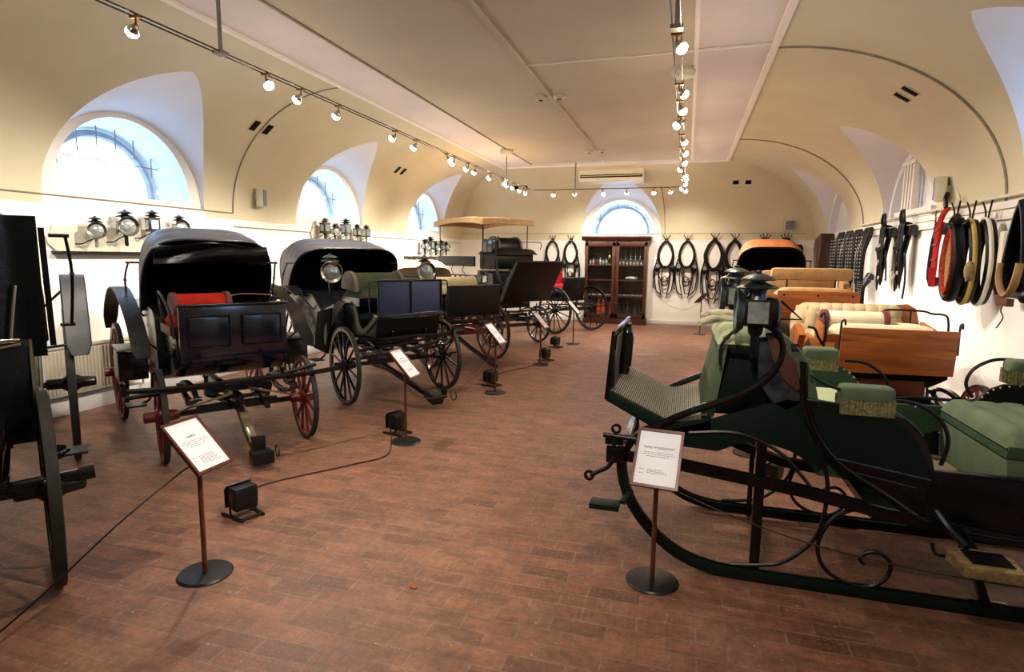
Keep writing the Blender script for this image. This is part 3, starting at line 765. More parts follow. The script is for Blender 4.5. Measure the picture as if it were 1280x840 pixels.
# ---- carriage 3: blue dash, black wheels, big lamps ---------------------------------------
c = carriage_root(-3.35, 6.41, -34, 'black carriage with a blue two-panel dash, two round lamps and an olive seat roll')
for y in (-.66, .66): wheel(c, (0, y, .45), .45, n=14, hub=.26, steer=R(-3))
for y in (-.7, .7): wheel(c, (-1.9, y, .52), .52, n=14, hub=.26)
axle(c, 0, .62, .45); axle(c, -1.9, .68, .52); perch(c, .1, -1.9, .5, .55); turntable(c, 0, .62, .3)
for y in (-.42, .42): leaf_spring(c, 0, y, .66, .8, .07); leaf_spring(c, -1.9, y, .72, .9, .08)
d = MB().box((.36, 0, 1.24), (.03, .82, .37)).build('dashboard', M['blue'], c, bevel=.004, label='blue painted dash of two panels')
mb = MB()
for y in (-.41, 0, .41): mb.cyl((.38,y,1.05), (.38,y,1.43), .011)
for z in (1.05, 1.43): mb.cyl((.38,-.41,z), (.38,.41,z), .011)
mb.build('dashboard_frame', M['black'], d)
for s in (-1, 1): rail(d, [(.33,s*.41,1.42),(.36,s*.49,1.42),(.36,s*.51,1.36),(.36,s*.51,1.1),(.33,s*.47,1.04)], .009, 'blackm', 'dashboard_loop')
MB().box((.34,0,1.03),(.12,.86,.03)).build('footboard_edge', M['navy'], c, bevel=.005)
for s in (-1, 1): MB().strip(crv([(.33,s*.42,1.02),(.12,s*.42,.88),(-.02,s*.42,.83),(-.14,s*.42,.9),(-.22,s*.42,1.14)], 6), .02, .05).build('rocker_side', M['greyc'], c)
mb = MB(); mb.prism([(.33,1.0),(.12,.86),(-.02,.81),(-.14,.88),(-.2,1.1),(-.5,1.14),(-.5,.78),(.3,.78)], -.41, .41); mb.build('footwell', M['leather'], c, bevel=.004)  # black also stands in for the shadow under the dash
MB().box((-.32, 0, 1.16), (.5, .86, .1)).build('driver_seat_box', M['navy'], c, bevel=.01)
cushion(c, (-.32,0,1.25), (.48,.86,.12), 'olive')
roll(c, -.34, -.42, .2, 1.33, .17, 'olive', 'greyc')
rail(c, [(-.5,.2,1.3),(-.52,.22,1.44),(-.5,.46,1.44),(-.2,.47,1.42),(-.12,.46,1.26)], .007, 'blackm', 'seat_handrail')
body(c, [(-.5,.6),(-.55,1.12),(-.95,1.0),(-1.25,1.2),(-2.2,1.28),(-2.25,1.0),(-2.0,.7),(-1.4,.5),(-.9,.5)], 1.08, 'black')
tufted(c, -.48, .48, 1.2, 1.45, -2.05, .04, 'inner', 'passenger_backrest', 5, 2)
h, rg = hood(c, -1.35, -2.4, 1.16, .78, 1.93, 'leatherg', 1.8); h.location.y = .08
for s in (-1, 1): MB().prism([(-.46,1.08),(-.9,1.0),(-1.05,.52),(-.62,.5)], s*.6-.01, s*.6+.01).build('black_apron', M['inner'], c, bevel=.004)
for s in (-1, 1):
    irons(c, -1.7, s*.78, 1.2, 1.6, -1.42)
    mudguard(c, [(-1.15,1.2),(-1.5,1.3),(-2.0,1.2),(-2.4,1.0),(-2.55,.75)], .17, s*.74, 'leather')
    mb = MB(); mb.cyl((-1.2,s*.54,1.0), (-1.2,s*.74,1.23), .009); mb.build('mudguard_stay', M['blackm'], c)
    mb = MB(); mb.strip(crv([(-.42,s*.5,1.15),(-.5,s*.56,1.0),(-.62,s*.6,.8),(-.7,s*.6,.62)], 5), .02, .09); mb.build('apron_strap', M['greyc'], c)
    step(c, -.75, s*.7, .42, .6)
    lamp(c, (-.38, s*.64, 1.26), .50, 'round', R(-14), body='blackm', top='pewter')
splinter(c, .3, .62, .78); MB().tube([(.2,-.62,.64),(.24,.0,.68),(.26,.8,.78)], .016, 8).build('cross_bar', M['blackm'], c)
MB().tube([(.25,-.7,.56),(.28,-.2,.58),(.3,.55,.7)], .02, 8).build('cross_bar', M['blackm'], c)
mb = MB(); mb.strip([(-.3,-.1,.4),(.1,-.05,.3),(.75,.05,.12)], .06, .05); mb.build('drawbar', M['blackm'], c, bevel=.006)
mb = MB(); mb.box((.76,.06,.13), (.2,.14,.1), ry=.3); mb.box((.82,.16,.18),(.05,.05,.14)); mb.lathe((.95,.2,.16), (0,1,0), [(.06,-.006),(.06,.006),(.05,.006),(.05,-.006)], 16, True); mb.build('drawbar_bracket', M['blackm'], c, bevel=.005)

# ---- carriage 4: red wheels, black dash, cream roll ---------------------------------------
c = carriage_root(-3.42, 8.8, -34, 'low black carriage with dark red wheels and a cream cloth seat roll')
for y in (-.62, .62): wheel(c, (0, y, .48), .48, 'redw', 'redw', 12, hub=.24, steer=R(-3))
for y in (-.66, .66): wheel(c, (-1.7, y, .54), .54, 'redw', 'redw', 14, hub=.24)
axle(c, 0, .6, .48, 'redw'); axle(c, -1.7, .64, .54, 'redw'); perch(c, .1, -1.7, .52, .56, 'redw'); turntable(c, 0, .64, .28, 'redw')
for y in (-.4, .4): leaf_spring(c, 0, y, .68, .7, .06, 'redw'); leaf_spring(c, -1.7, y, .74, .8, .07, 'redw')
MB().prism([(.34,.8),(.36,1.27),(.33,1.28),(.28,.86)], -.5, .5).build('dashboard', M['leather'], c, bevel=.006)
mb = MB(); mb.prism([(.32,.78),(.3,.86),(-.2,.9),(-.22,1.1),(-.6,1.12),(-.62,.8),(-.3,.7)], -.48, .48); mb.build('driver_seat_box', M['black'], c, bevel=.01)
cushion(c, (-.35,0,1.19), (.5,.96,.14), 'cloth_cream'); roll(c, -.3, -.44, .4, 1.26, .12, 'cloth_cream', 'cloth_cream')
body(c, [(-.6,.64),(-.65,1.08),(-.85,1.12),(-1.9,1.2),(-2.0,.95),(-1.7,.66),(-1.0,.56)], .98, 'black')
# folded hood under a pale dust cover
mb = MB(); mb.grid(lambda u, v: (-1.15-.75*u, -.6+1.2*v, 1.22+.42*max(0, 1-(2*v-1)**8)**.5*(math.sin(min(1,u*1.1+.12)*PI)**.35)), 20, 24); mb.build('dust_cover', M['cloth_cream'], c, sharp=70)
for s in (-1, 1):
    mudguard(c, [(-.5,.8),(-.8,1.0),(-1.3,1.2),(-1.7,1.24),(-2.1,1.1),(-2.3,.85)], .16, s*.7, 'leather')
    lamp(c, (-.2, s*.55, 1.14), .4, 'square', 0, body='pewter', top='pewter'); step(c, -.7, s*.66, .42, .66)
splinter(c, .3, .6, .74); MB().tube([(.2,-.62,.62),(.26,.3,.66),(.28,.7,.7)], .016, 8).build('cross_bar', M['blackm'], c)
MB().strip([(-.1,0,.4),(.3,.0,.26),(.9,0,.08)], .05, .05).build('drawbar', M['blackm'], c)
mb = MB(); mb.cyl((-.1,-.5,1.0), (.05,-.52,1.5), .02); mb.build('whip_socket', M['blackm'], c)

# ---- carriage 5: canopied wagonette --------------------------------------------------------
c = carriage_root(-3.2, 11.15, -34, 'tall black wagonette with a fringed tan canopy roof on thin iron posts')
for y in (-.6, .6): wheel(c, (0, y, .37), .37, n=12, hub=.24, steer=R(-3))
for y in (-.64, .64): wheel(c, (-1.75, y, .5), .5, n=14, hub=.24)
axle(c, 0, .58, .37); axle(c, -1.75, .62, .5); perch(c, .1, -1.75, .5, .58); turntable(c, 0, .56, .28)
for y in (-.4, .4): leaf_spring(c, 0, y, .62, .7, .07); leaf_spring(c, -1.75, y, .7, .8, .08)
MB().prism([(-.2,.7),(-.2,1.02),(-2.2,1.02),(-2.2,.78),(-1.9,.7)], -.55, .55).build('body', M['black'], c, bevel=.01)
MB().prism([(.3,.86),(.74,1.62),(.7,1.65),(.42,1.3),(.22,.92)], -.58, .58).build('dashboard', M['leather'], c, bevel=.006)
MB().prism([(.3,.86),(.3,.92),(-.1,.95),(-.1,1.4),(-.6,1.45),(-.6,.9)], -.5, .5).build('driver_seat_box', M['black'], c, bevel=.01)
MB().box((-.3,0,1.62),(.5,.98,.3)).build('driver_seat', M['leather'], c, bevel=.03)
cushion(c, (-.26,0,1.82), (.56,1.08,.12), 'leather')
roll(c, -.3, -.34, .2, 1.9, .19, 'leather', 'leatherg', name='seat_roll')
MB().box((-.3,-.44,1.9),(.34,.14,.3)).build('seat_bolster', M['navy'], c, bevel=.04)
rail(c, [(-.5,.2,1.84),(-.5,.22,2.02),(-.5,.6,2.02),(.0,.62,2.0),(.02,.6,1.86)], .008, 'blackm', 'seat_handrail')
for s in (-1, 1):
    rail(c, [(.02,s*.5,1.5),(.08,s*.52,1.32),(.28,s*.54,1.22),(.5,s*.55,1.42),(.66,s*.56,1.6)], .014, 'blackm', 'driver_handrail')
    for x in (-.34, -1.84): MB().tube([(x, s*.56, 1.0), (x, s*.57, 2.38)], .011, 6).build('canopy_post', M['blackm'], c)
    MB().box((-1.15, s*.48, 1.2), (1.4, .3, .06)).build('bench_seat', M['leather'], c, bevel=.02)
    MB().box((-1.2, s*.6, 1.62), (1.3, .04, .2)).build('bench_backrest', M['leather'], c, bevel=.01)
    mb = MB()
    for z in (1.06, 1.34): mb.bar((-1.95, s*.6, z), (-.5, s*.6, z), .03, .03)
    for k in range(9): mb.bar((-1.95+k*.18, s*.6, 1.06), (-1.95+k*.18, s*.6, 1.34), .02, .05, (1,0,0))
    mb.build('side_basket', M['black'], c)
    mb = MB()
    for x in (-1.7, -1.3, -.9): mb.tube(crv([(x, s*.6, 1.54), (x+.02, s*.66, 1.44), (x+.06, s*.6, 1.34)], 4), .008, 6)
    mb.build('backrest_bracket', M['blackm'], c)
    MB().strip(crv([(-2.0,s*.62,1.0),(-1.2,s*.64,.98),(-.5,s*.64,1.04),(.1,s*.6,1.1)], 4), .1, .03).build('side_runner', M['pewter'], c)
    mudguard(c, [(-1.2,.9),(-1.5,1.05),(-1.8,1.08),(-2.1,1.0)], .12, s*.68, 'leather')
    step(c, .05, s*.66, .5, .8)
mb = MB()
def can(u, v):
    x = -.22-1.72*u; y = -.66+1.32*v; return (x, y, 2.41+.06*(1-(2*u-1)**2)+.03*(1-(2*v-1)**2))
mb.sheet(can, 14, 10, .02); cn = mb.build('canopy', M['canopy'], c, sharp=60)
mb = MB(); q = [(-.22,-.66),(-.22,.66),(-1.94,.66),(-1.94,-.66)]
for i in range(4):
    a, b = q[i], q[(i+1) % 4]; n_ = 12
    P0 = [Vector((a[0]+(b[0]-a[0])*k/n_, a[1]+(b[1]-a[1])*k/n_, 2.41+.06*(1-(2*((-.22-(a[0]+(b[0]-a[0])*k/n_))/1.72)-1)**2)+.03*(1-(2*((a[1]+(b[1]-a[1])*k/n_+.66)/1.32)-1)**2))) for k in range(n_+1)]
    for k in range(n_):
        p, q2 = P0[k], P0[k+1]; mb.add([p, q2, q2-Vector((0,0,.085)), p-Vector((0,0,.085))], [(0,1,2,3)])
    mb.strip([p-Vector((0,0,.04)) for p in P0], .012, .085)
mb.build('canopy_valance', M['canopy'], cn)
MB().tube([(.2,-.6,.5),(.26,.2,.54),(.28,.7,.62)], .016, 8).build('cross_bar', M['blackm'], c)
splinter(c, .34, .55, .7)
MB().tube(crv([(.3,-.5,1.0),(.1,-.52,1.4),(.0,-.5,1.8),(.06,-.5,2.1)], 5), .014, 6).build('brake_lever', M['blackm'], c)

# ---- gig: two big wheels, crimson seat ------------------------------------------------------
c = carriage_root(-2.45, 13.5, -34, 'small two-wheeled black gig with a crimson buttoned seat, by the display cabinet', 'gig')
for y in (-.6, .6): wheel(c, (-.05, y, .53), .53, n=14, hub=.22, t=.034, tyre='blackm')
axle(c, -.05, .56, .53)
for y in (-.4, .4): leaf_spring(c, -.1, y, .68, .8, .07)
MB().prism([(.1,.74),(.16,1.26),(.12,1.28),(.04,.8),(-.6,.8),(-.6,.72)], -.5, .17).build('dashboard', M['leather'], c, bevel=.006)
MB().prism([(-.2,.78),(-.25,.98),(-.75,1.0),(-.78,.78)], -.42, .3).build('seat_box', M['black'], c, bevel=.01)
cushion(c, (-.5,-.15,1.04), (.42,.78,.12), 'crim')
tufted(c, -.6, .25, 1.02, 1.54, -.72, .07, 'crim', 'backrest', 5, 4, lean=.08)
for y in (-.58, .24): MB().box((-.58,y,1.14),(.36,.06,.2)).build('armrest', M['crim'], c, bevel=.02)
for s in (-1, 1):
    MB().tube(crv([(-.7,s*.36,.62),(.0,s*.4,.66),(.7,s*.36,.72),(1.0,s*.34,.7)], 5), .016, 8).build('shaft', M['black'], c)
step(c, .2, .46, .4, .72)

# ================================================================== RIGHT ROW
# wagonette-like wooden carts face the camera: local x = towards the camera (-Y), local y = +X
# ---- pine cart with cream roll ----------------------------------------------------------------
c = carriage_root(1.68, 5.45, -90, 'honey pine cart with a plain front board and a cream seat roll with pink ends', 'cart')
for y in (-.6, .6): wheel(c, (.02, y, .37), .37, 'redw', 'redw', 12, hub=.22)
for y in (-.64, .64): wheel(c, (-1.75, y, .48), .48, 'redw', 'redw', 14, hub=.22)
axle(c, .02, .58, .37); axle(c, -1.75, .62, .48); perch(c, .1, -1.75, .48, .54); turntable(c, 0, .56, .26)
for y in (-.38, .38): leaf_spring(c, 0, y, .6, .64, .06); leaf_spring(c, -1.75, y, .68, .7, .07)
d = MB().add([( -.1,-.4,.765),(-.1,.44,.775),(-.1,.46,1.145),(-.1,-.4,1.145),(-.13,-.4,.765),(-.13,.44,.775),(-.13,.46,1.145),(-.13,-.4,1.145)], [(0,1,2,3),(4,7,6,5),(0,4,5,1),(1,5,6,2),(2,6,7,3),(3,7,4,0)]).build('front_board', M['woodo'], c, bevel=.004)
for y in (-.4, .46): rail(d, [(-.115,y,.95),(-.12,y+(.0),1.17),(-.14,y+.015,1.2),(-.18,y+.04*(1 if y > 0 else 1),1.2),(-.2,y+.05,1.16)], .009, 'blackm', 'board_loop')
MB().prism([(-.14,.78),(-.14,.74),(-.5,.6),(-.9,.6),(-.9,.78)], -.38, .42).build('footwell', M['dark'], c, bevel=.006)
MB().prism([(-.25,.45),(-.25,.72),(-.95,.76),(-.95,.5)], -.22, .3).build('under_box', M['woodred'], c, bevel=.01)
MB().box((-.6,-.04,1.02),(.34,.86,.09)).build('driver_seat_board', M['woodo'], c, bevel=.01)
MB().prism([(-.42,.76),(-.42,.98),(-.78,.98),(-.78,.76)], -.3, .34).build('driver_seat_box', M['tan'], c, bevel=.01)
for y in (-.46, .4): MB().prism([(-.42,.95),(-.44,1.12),(-.76,1.16),(-.8,.95)], y-.015, y+.015).build('seat_side', M['woodo'], c, bevel=.004)
cushion(c, (-.6, .0, 1.1), (.36,.9,.1), 'cloth_cream'); roll(c, -.6, -.44, .05, 1.15, .1, 'cloth_cream', 'maroon')
rail(c, [(-.72,.08,1.2),(-.74,.1,1.26),(-.74,.38,1.26),(-.72,.46,1.24),(-.7,.56,1.23),(-.68,.58,1.17),(-.66,.58,1.08)], .01, 'blackm', 'seat_handrail')
mb = MB(); mb.tube([(-.72,.3,1.08),(-.74,.3,1.26)], .009, 6); mb.build('handrail_post', M['blackm'], c)
rail(c, [(-.44,-.5,1.2),(-.4,-.48,1.24),(-.36,-.47,1.14),(-.4,-.46,1.0),(-.5,-.47,.95)], .011, 'blackm', 'seat_handrail')
rail(c, [(-.3,-.62,1.12),(-.34,-.56,1.1),(-.36,-.52,1.02),(-.42,-.46,.94)], .011, 'blackm', 'step_iron')
body(c, [(-.9,.56),(-.95,.95),(-2.2,.98),(-2.2,.56)], .96, 'woodo')
tufted(c, -.52, .44, .92, 1.22, -1.5, .07, 'tan', 'rear_backrest', 9, 3, lean=.04)
tufted(c, -.56, -.38, .7, 1.16, -1.32, .05, 'tan', 'rear_seat_side', 2, 4, lean=.1)
MB().prism([(.38,1.0),(.38,1.2),(.42,1.26),(.52,1.27),(.6,1.22),(.64,1.05),(.64,1.0)], -1.56, -1.52, 'yz').build('rounded_end_board', M['woodo'], c, bevel=.006)
MB().prism([(-.75,.5),(-.8,.9),(-.7,1.0),(-1.0,1.08),(-1.2,1.0),(-1.2,.5)], -.62, -.56).build('side_board', M['woodo'], c, bevel=.006)
cushion(c, (-1.2, 0, .98), (.5, .9, .12), 'tan')
MB().tube([(.1,-.55,.52),(.14,.3,.56),(.14,.56,.66)], .018, 8).build('cross_bar', M['blackm'], c)
MB().tube([(.1,.56,.62),(.16,.1,.64),(.16,-.2,.6)], .014, 8).build('cross_bar', M['blackm'], c)
for s in (-1, 1): mudguard(c, [(-1.2,.8),(-1.5,.98),(-1.8,1.02),(-2.1,.92)], .14, s*.66, 'leather')
step(c, -.7, .62, .4, .62)

# ---- pine wagonette with camel benches ------------------------------------------------------
c = carriage_root(1.63, 8.4, -90, 'pine wagonette with long camel-coloured padded benches, behind the plain front-board cart', 'cart')
for y in (-.6, .6): wheel(c, (-.1, y, .42), .42, 'woodo', 'woodo', 12, hub=.22)
for y in (-.64, .64): wheel(c, (-1.8, y, .5), .5, 'woodo', 'woodo', 14, hub=.22)
axle(c, -.1, .58, .42); axle(c, -1.8, .62, .5); perch(c, 0, -1.8, .5, .56)
for y in (-.38, .38): leaf_spring(c, -.1, y, .62, .6, .06); leaf_spring(c, -1.8, y, .68, .7, .07)
MB().box((0,0,1.15),(.03,.96,.33)).build('front_board', M['woodo'], c, bevel=.005)
mb = MB()
for y in (-.4, 0, .4):
    for z in (1.26,): mb.lathe((.014,y,z), (1,0,0), [(0,.006),(.012,.004),(.014,0),(0,0)], 10)
mb.build('board_knot', M['dark'], c)
MB().prism([(-.02,.66),(-.02,1.0),(-2.2,1.0),(-2.2,.7)], -.46, .46).build('body', M['woodo'], c, bevel=.01)
MB().prism([(-.1,.4),(.02,.7),(-.1,1.1),(-.5,1.14),(-.7,.7)], -.62, -.58).build('side_board', M['woodo'], c, bevel=.006)
cushion(c, (-.26,0,1.3), (.46,.94,.1), 'tan2')
for y0_, x, z0_ in ((0, -.55, 1.4),):
    MB().box((x, .0, 1.52), (.12, 1.02, .17)).build('front_backrest', M['tan2'], c, bevel=.05)
    mb = MB()
    for y in (-.3, .3): mb.cyl((x+.04,y,1.25), (x+.04,y,1.48), .011)
    mb.build('backrest_post', M['blackm'], c)
MB().box((-.95, -.1, 1.36), (.14, .98, .4)).build('rear_backrest', M['tan2'], c, bevel=.06)
MB().box((-.75,.46,1.34),(.3,.08,.2), ry=.3).build('seat_side', M['tan2'], c, bevel=.02)
MB().prism([(-.3,1.1),(-.35,1.36),(-.6,1.3),(-.9,1.2),(-.9,1.0)], .44, .48).build('seat_end_board', M['woodo'], c, bevel=.005)

# ---- tan hooded carriage ---------------------------------------------------------------------
c = carriage_root(1.5, 11.2, -90, 'carriage with a raised orange-tan canvas hood at the far end of the right-hand row')
for y in (-.6, .6): wheel(c, (0, y, .42), .42, 'woodo', 'woodo', 12, hub=.22)
for y in (-.64, .64): wheel(c, (-1.7, y, .5), .5, 'woodo', 'woodo', 14, hub=.22)
axle(c, 0, .58, .42); axle(c, -1.7, .62, .5); perch(c, 0, -1.7, .5, .56)
for y in (-.38, .38): leaf_spring(c, 0, y, .62, .6, .06); leaf_spring(c, -1.7, y, .68, .7, .07)
body(c, [(-.1,.8),(-.05,1.2),(-.1,1.22),(-.2,.9),(-.5,.9),(-.55,1.1),(-1.7,1.2),(-1.8,.8),(-1.3,.6),(-.5,.62)], .96, 'woodo')
MB().box((-.3,0,1.08),(.36,.9,.34)).build('driver_seat', M['tan'], c, bevel=.03)
tufted(c, -.46, .46, 1.1, 1.5, -1.45, .06, 'tan', 'passenger_backrest', 6, 3)
hood(c, -.72, -1.65, 1.22, .6, 2.1, 'hoodtan', 1.94)
for s in (-1, 1): irons(c, -.9, s*.66, 1.24, 1.7, -.78)

# ---- green sleigh (local x = -X world) : heading 180 deg ------------------------------------
# built in a frame at (0, 3.66): local x = world X, local y = world Y
c = thing('sleigh', (0, 3.66, 0), 0, 'dark green sleigh on curved iron runners with green cushions and two nickel lamps', 'sleigh')
YN, YFR = -.44, .45
for s in (YN, YFR):
    P = crv([(-.30,s,.62),(-.29,s,.5),(-.24,s,.36),(-.14,s,.225),(0,s,.11),(.18,s,.045),(.42,s,.03),(1,s,.03),(1.8,s,.03),(2.9,s,.03)], 6)
    r_ = MB().strip(P, .045, .055).build('runner', M['greend'], c, bevel=.004)
    mb = MB(); mb.strip([p+Vector((0,0,.032)) for p in P], .012, .01); mb.strip([p-Vector((0,0,.026)) for p in P], .05, .008); mb.build('runner_shoe', M['blackm'], r_)
    # upper beam
    MB().strip([(-.3,s,.62),(.0,s,.6),(.6,s,.53),(1.0,s,.46),(1.5,s,.4),(2.4,s,.36)], .045, .06).build('side_beam', M['black'], c, bevel=.004)
    # scrolls
    mb = MB()
    mb.tube(crv([(.3,s,.07),(.42,s,.085),(.55,s,.12),(.66,s,.22),(.72,s,.33),(.74,s,.5),(.73,s,.62),(.68,s,.8)], 6), .011, 8)
    mb.tube(crv([(1.42,s,.30),(1.36,s,.38),(1.25,s,.44),(1.08,s,.47),(.92,s,.47),(.80,s,.42),(.73,s,.31),(.72,s,.2),(.77,s,.11),(.87,s,.06),(.97,s,.06),(1.04,s,.12),(1.05,s,.2),(1.0,s,.245),(.94,s,.235),(.915,s,.20),(.935,s,.175)], 6), [.011]*97, 8)
    mb.build('scroll_iron', M['blackm'], c)
    mb = MB(); mb.tube(crv([(1.1,s,.47),(1.28,s,.42),(1.34,s,.34),(1.3,s,.28),(1.24,s,.28),(1.22,s,.33)], 5), .009, 6); mb.build('scroll_iron', M['blackm'], c); mb = MB(); mb.tube(crv([(.05,s,.78),(.3,s,.8),(.5,s,.72),(.62,s,.6),(.7,s,.5)], 5), .01, 6)
    mb.build('scroll_iron', M['blackm'], c)
    # S-shaped front rail rising to the lamp
    P = crv([(-.3,s,.6),(-.22,s,.74),(-.10,s,.815),(.06,s,.9),(.2,s,.96),(.33,s,1.03),(.43,s,1.12),(.475,s,1.2),(.48,s,1.28),(.445,s,1.35),(.38,s,1.385),(.34,s,1.38)], 6)
    MB().tube(P, .02, 10).build('front_rail', M['black'], c)
    mb = MB(); mb.bar((1.33,s,.44), (1.47,s,.05), .035, .05, (0,1,0)); mb.box((1.48,s,.06), (.16,.04,.02)); mb.build('strut', M['black'], c, bevel=.004)
    mb = MB(); mb.bar((2.2,s,.44), (2.34,s,.05), .035, .05, (0,1,0)); mb.build('strut', M['black'], c, bevel=.004)
    # armrest pads with fringes
far = [((.88, YN+.03, 1.055), .245, 'nearest'), ((.83, YFR-.03, 1.125), .2, 'far'), ((1.94, YFR-.04, 1.11), .26, 'rear')]
for (x, y, z), L_, _ in far:
    rr_ = []
    for dz, sc_ in ((-.03,.96),(-.02,1),(.005,1),(.02,.97),(.03,.9),(.036,.72),(.038,.4)):
        rg_ = []
        for k in range(32):
            a = 2*PI*k/32; ca, sa = math.cos(a), math.sin(a)
            rg_.append((x+math.copysign(abs(ca)**.4, ca)*(L_/2-(1-sc_)*.06), y+math.copysign(abs(sa)**.4, sa)*.062*sc_, z+dz))
        rr_.append(rg_)
    p = MB().loft(rr_).build('armrest_pad', M['greenc'], c, sharp=60)
    mb = MB()
    def fr(u, v):
        t = u*4; q = int(t) % 4; k = t-int(t); hx, hy = L_/2-.004, .056
        cs = [(-hx,-hy),(hx,-hy),(hx,hy),(-hx,hy),(-hx,-hy)]
        a, b = cs[min(q,3)], cs[min(q,3)+1]
        return (x+a[0]+(b[0]-a[0])*k+.003*math.sin(u*400), y+a[1]+(b[1]-a[1])*k+.003*math.sin(u*380), z-.02-.085*v)
    mb.grid(lambda u, v: fr(min(u, .9999), v), 160, 2); mb.build('fringe', M['fringe'], p, sharp=20)
for s, z in ((YN, 1.05), (YFR, 1.1)):
    MB().tube(crv([(.62,s,z+.08),(.72,s,z+.03),(.8,s,z+.01)], 4), .008, 6).build('armrest_iron', M['blackm'], c)
    MB().tube(crv([(.98,s,z-.02),(1.1,s,z-.03),(1.2,s,z-.1),(1.24,s,z-.2),(1.22,s,z-.32)], 5), .01, 6).build('armrest_iron', M['blackm'], c)
MB().tube(crv([(1.86,YFR,1.14),(1.76,YFR,1.13),(1.67,YFR,1.07),(1.64,YFR,.98),(1.68,YFR,.9)], 6), .01, 6).build('armrest_iron', M['blackm'], c)
# side panels of the tub
tub = [(.565,1.2),(.60,1.2),(.61,1.015),(.8,.995),(.95,.985),(1.06,.94),(1.13,.87),(1.18,.76),(1.21,.62),(1.24,.44),(1.2,.42),(1.0,.55),(.85,.63),(.75,.72),(.66,.84),(.59,1.0)]
tubi = [(.63,.97),(.95,.945),(1.05,.91),(1.11,.84),(1.15,.74),(1.17,.64),(.76,.73),(.68,.84)]
for s, sg in ((YN, -1), (YFR-.01, 1)):
    a = MB().prism(tub, s-.012, s+.012).build('side_panel', M['black'], c, bevel=.003)
    MB().prism(tubi, s+sg*.012, s+sg*.016).build('panel_field', M['greend'], a)
    mb = MB(); mb.tube([(.76,s+sg*.018,.72),(1.18,s+sg*.018,.655)], .005, 6); mb.tube([(.86,s+sg*.018,.655),(1.12,s+sg*.018,.61)], .003, 6)
    mb.tube(crv([(.60,s+sg*.016,1.01),(.95,s+sg*.016,.985),(1.06,s+sg*.016,.94),(1.13,s+sg*.016,.87)], 4), .005, 6); mb.build('panel_line', M['pewter'], a)
    MB().tube(crv([(.585,s+sg*.01,1.2),(.60,s+sg*.01,1.0),(.66,s+sg*.01,.84),(.78,s+sg*.01,.69),(1.0,s+sg*.01,.55),(1.22,s+sg*.01,.43),(1.6,s+sg*.01,.4),(2.0,s+sg*.01,.42)], 5), .016, 8).build('tub_moulding', M['black'], c)
# lower side of the seat well and rear body
for s in (YN, YFR-.01):
    MB().prism([(1.16,.42),(1.18,.685),(2.6,.70),(2.6,.4),(1.9,.38)], s-.014, s+.014).build('lower_side', M['black'], c, bevel=.003)
    MB().box((1.9, s, .695), (1.46,.04,.018)).build('side_sill', M['navy'], c, bevel=.004)
# arched upholstered far wings
def wing(pts, y, m):
    o = MB().prism(pts, y-.02, y+.012).build('upholstered_wing', M[m], c, bevel=.006)
    mb = MB(); P = crv([(p[0], y-.022, p[1]-.012) for p in pts[:-2]], 5)
    for k in range(0, len(P), 2): mb.sph(P[k], .006, 6)
    mb.build('brass_nails', M['silver'], o); return o
wing([(.6,.98),(.64,1.05),(.74,1.08),(.86,1.08),(.96,1.05),(1.03,.99),(1.07,.9),(1.07,.7),(.6,.7)], YFR-.06, 'greenb')
wing([(1.08,.84),(1.3,.845),(1.62,.85),(1.62,.8),(1.5,.7),(1.3,.62),(1.1,.62),(1.08,.7)][::1], YFR-.06, 'greenb')
wing([(1.66,.8),(1.67,.88),(1.72,.96),(1.8,1.0),(1.95,1.01),(2.3,1.0),(2.3,.7),(1.66,.7)], YFR-.06, 'leather')
MB().box((1.42, 0, .52), (.5, .84, .03)).build('floor_mat', mat('khaki_floor_mat', (120,108,84), .9, bump=.3), c)
MB().box((1.75, 0, .43), (1.6, .86, .04)).build('underside', M['black'], c)
# front passenger seat (faces backwards) and its back
def bk(u, v):
    y = -.41+.83*v; a = u
    P = BKP; q = a*(len(P)-1); i = min(int(q), len(P)-2); t = q-i
    x = P[i][0]+(P[i+1][0]-P[i][0])*t; z = P[i][1]+(P[i+1][1]-P[i][1])*t
    return (x+.012*abs(math.sin(v*PI*5)), y, z)
BKP = [tuple(p)[:1]+tuple(p)[2:] for p in crv([(.40,0,1.33),(.46,0,1.335),(.53,0,1.29),(.60,0,1.2),(.65,0,1.08),(.68,0,.95),(.7,0,.85)], 5)]
MB().sheet(bk, 26, 30, .06).build('front_seat_back', M['greenc'], c, sharp=70)
MB().prism([(.36,1.31),(.42,1.32),(.50,1.25),(.565,1.14),(.585,.98),(.52,.94),(.45,.98),(.38,1.08)], YN-.0, YN+.03).build('patterned_side', mat('grey_satin_striped', (74,80,86), .35, metal=.3, var=.4, scale=18), c, bevel=.003)
MB().prism([(.40,1.325),(.47,1.3),(.55,1.19),(.578,1.06),(.56,1.05),(.5,1.1),(.44,1.2)], YN-.012, YN+.0).build('leather_side', M['hairb'], c, bevel=.003)
cushion(c, (.84, 0, .86), (.34, .8, .16), 'greenp'); MB().box((.86,0,.7),(.34,.8,.2)).build('front_seat_base', M['greenb'], c, bevel=.01)
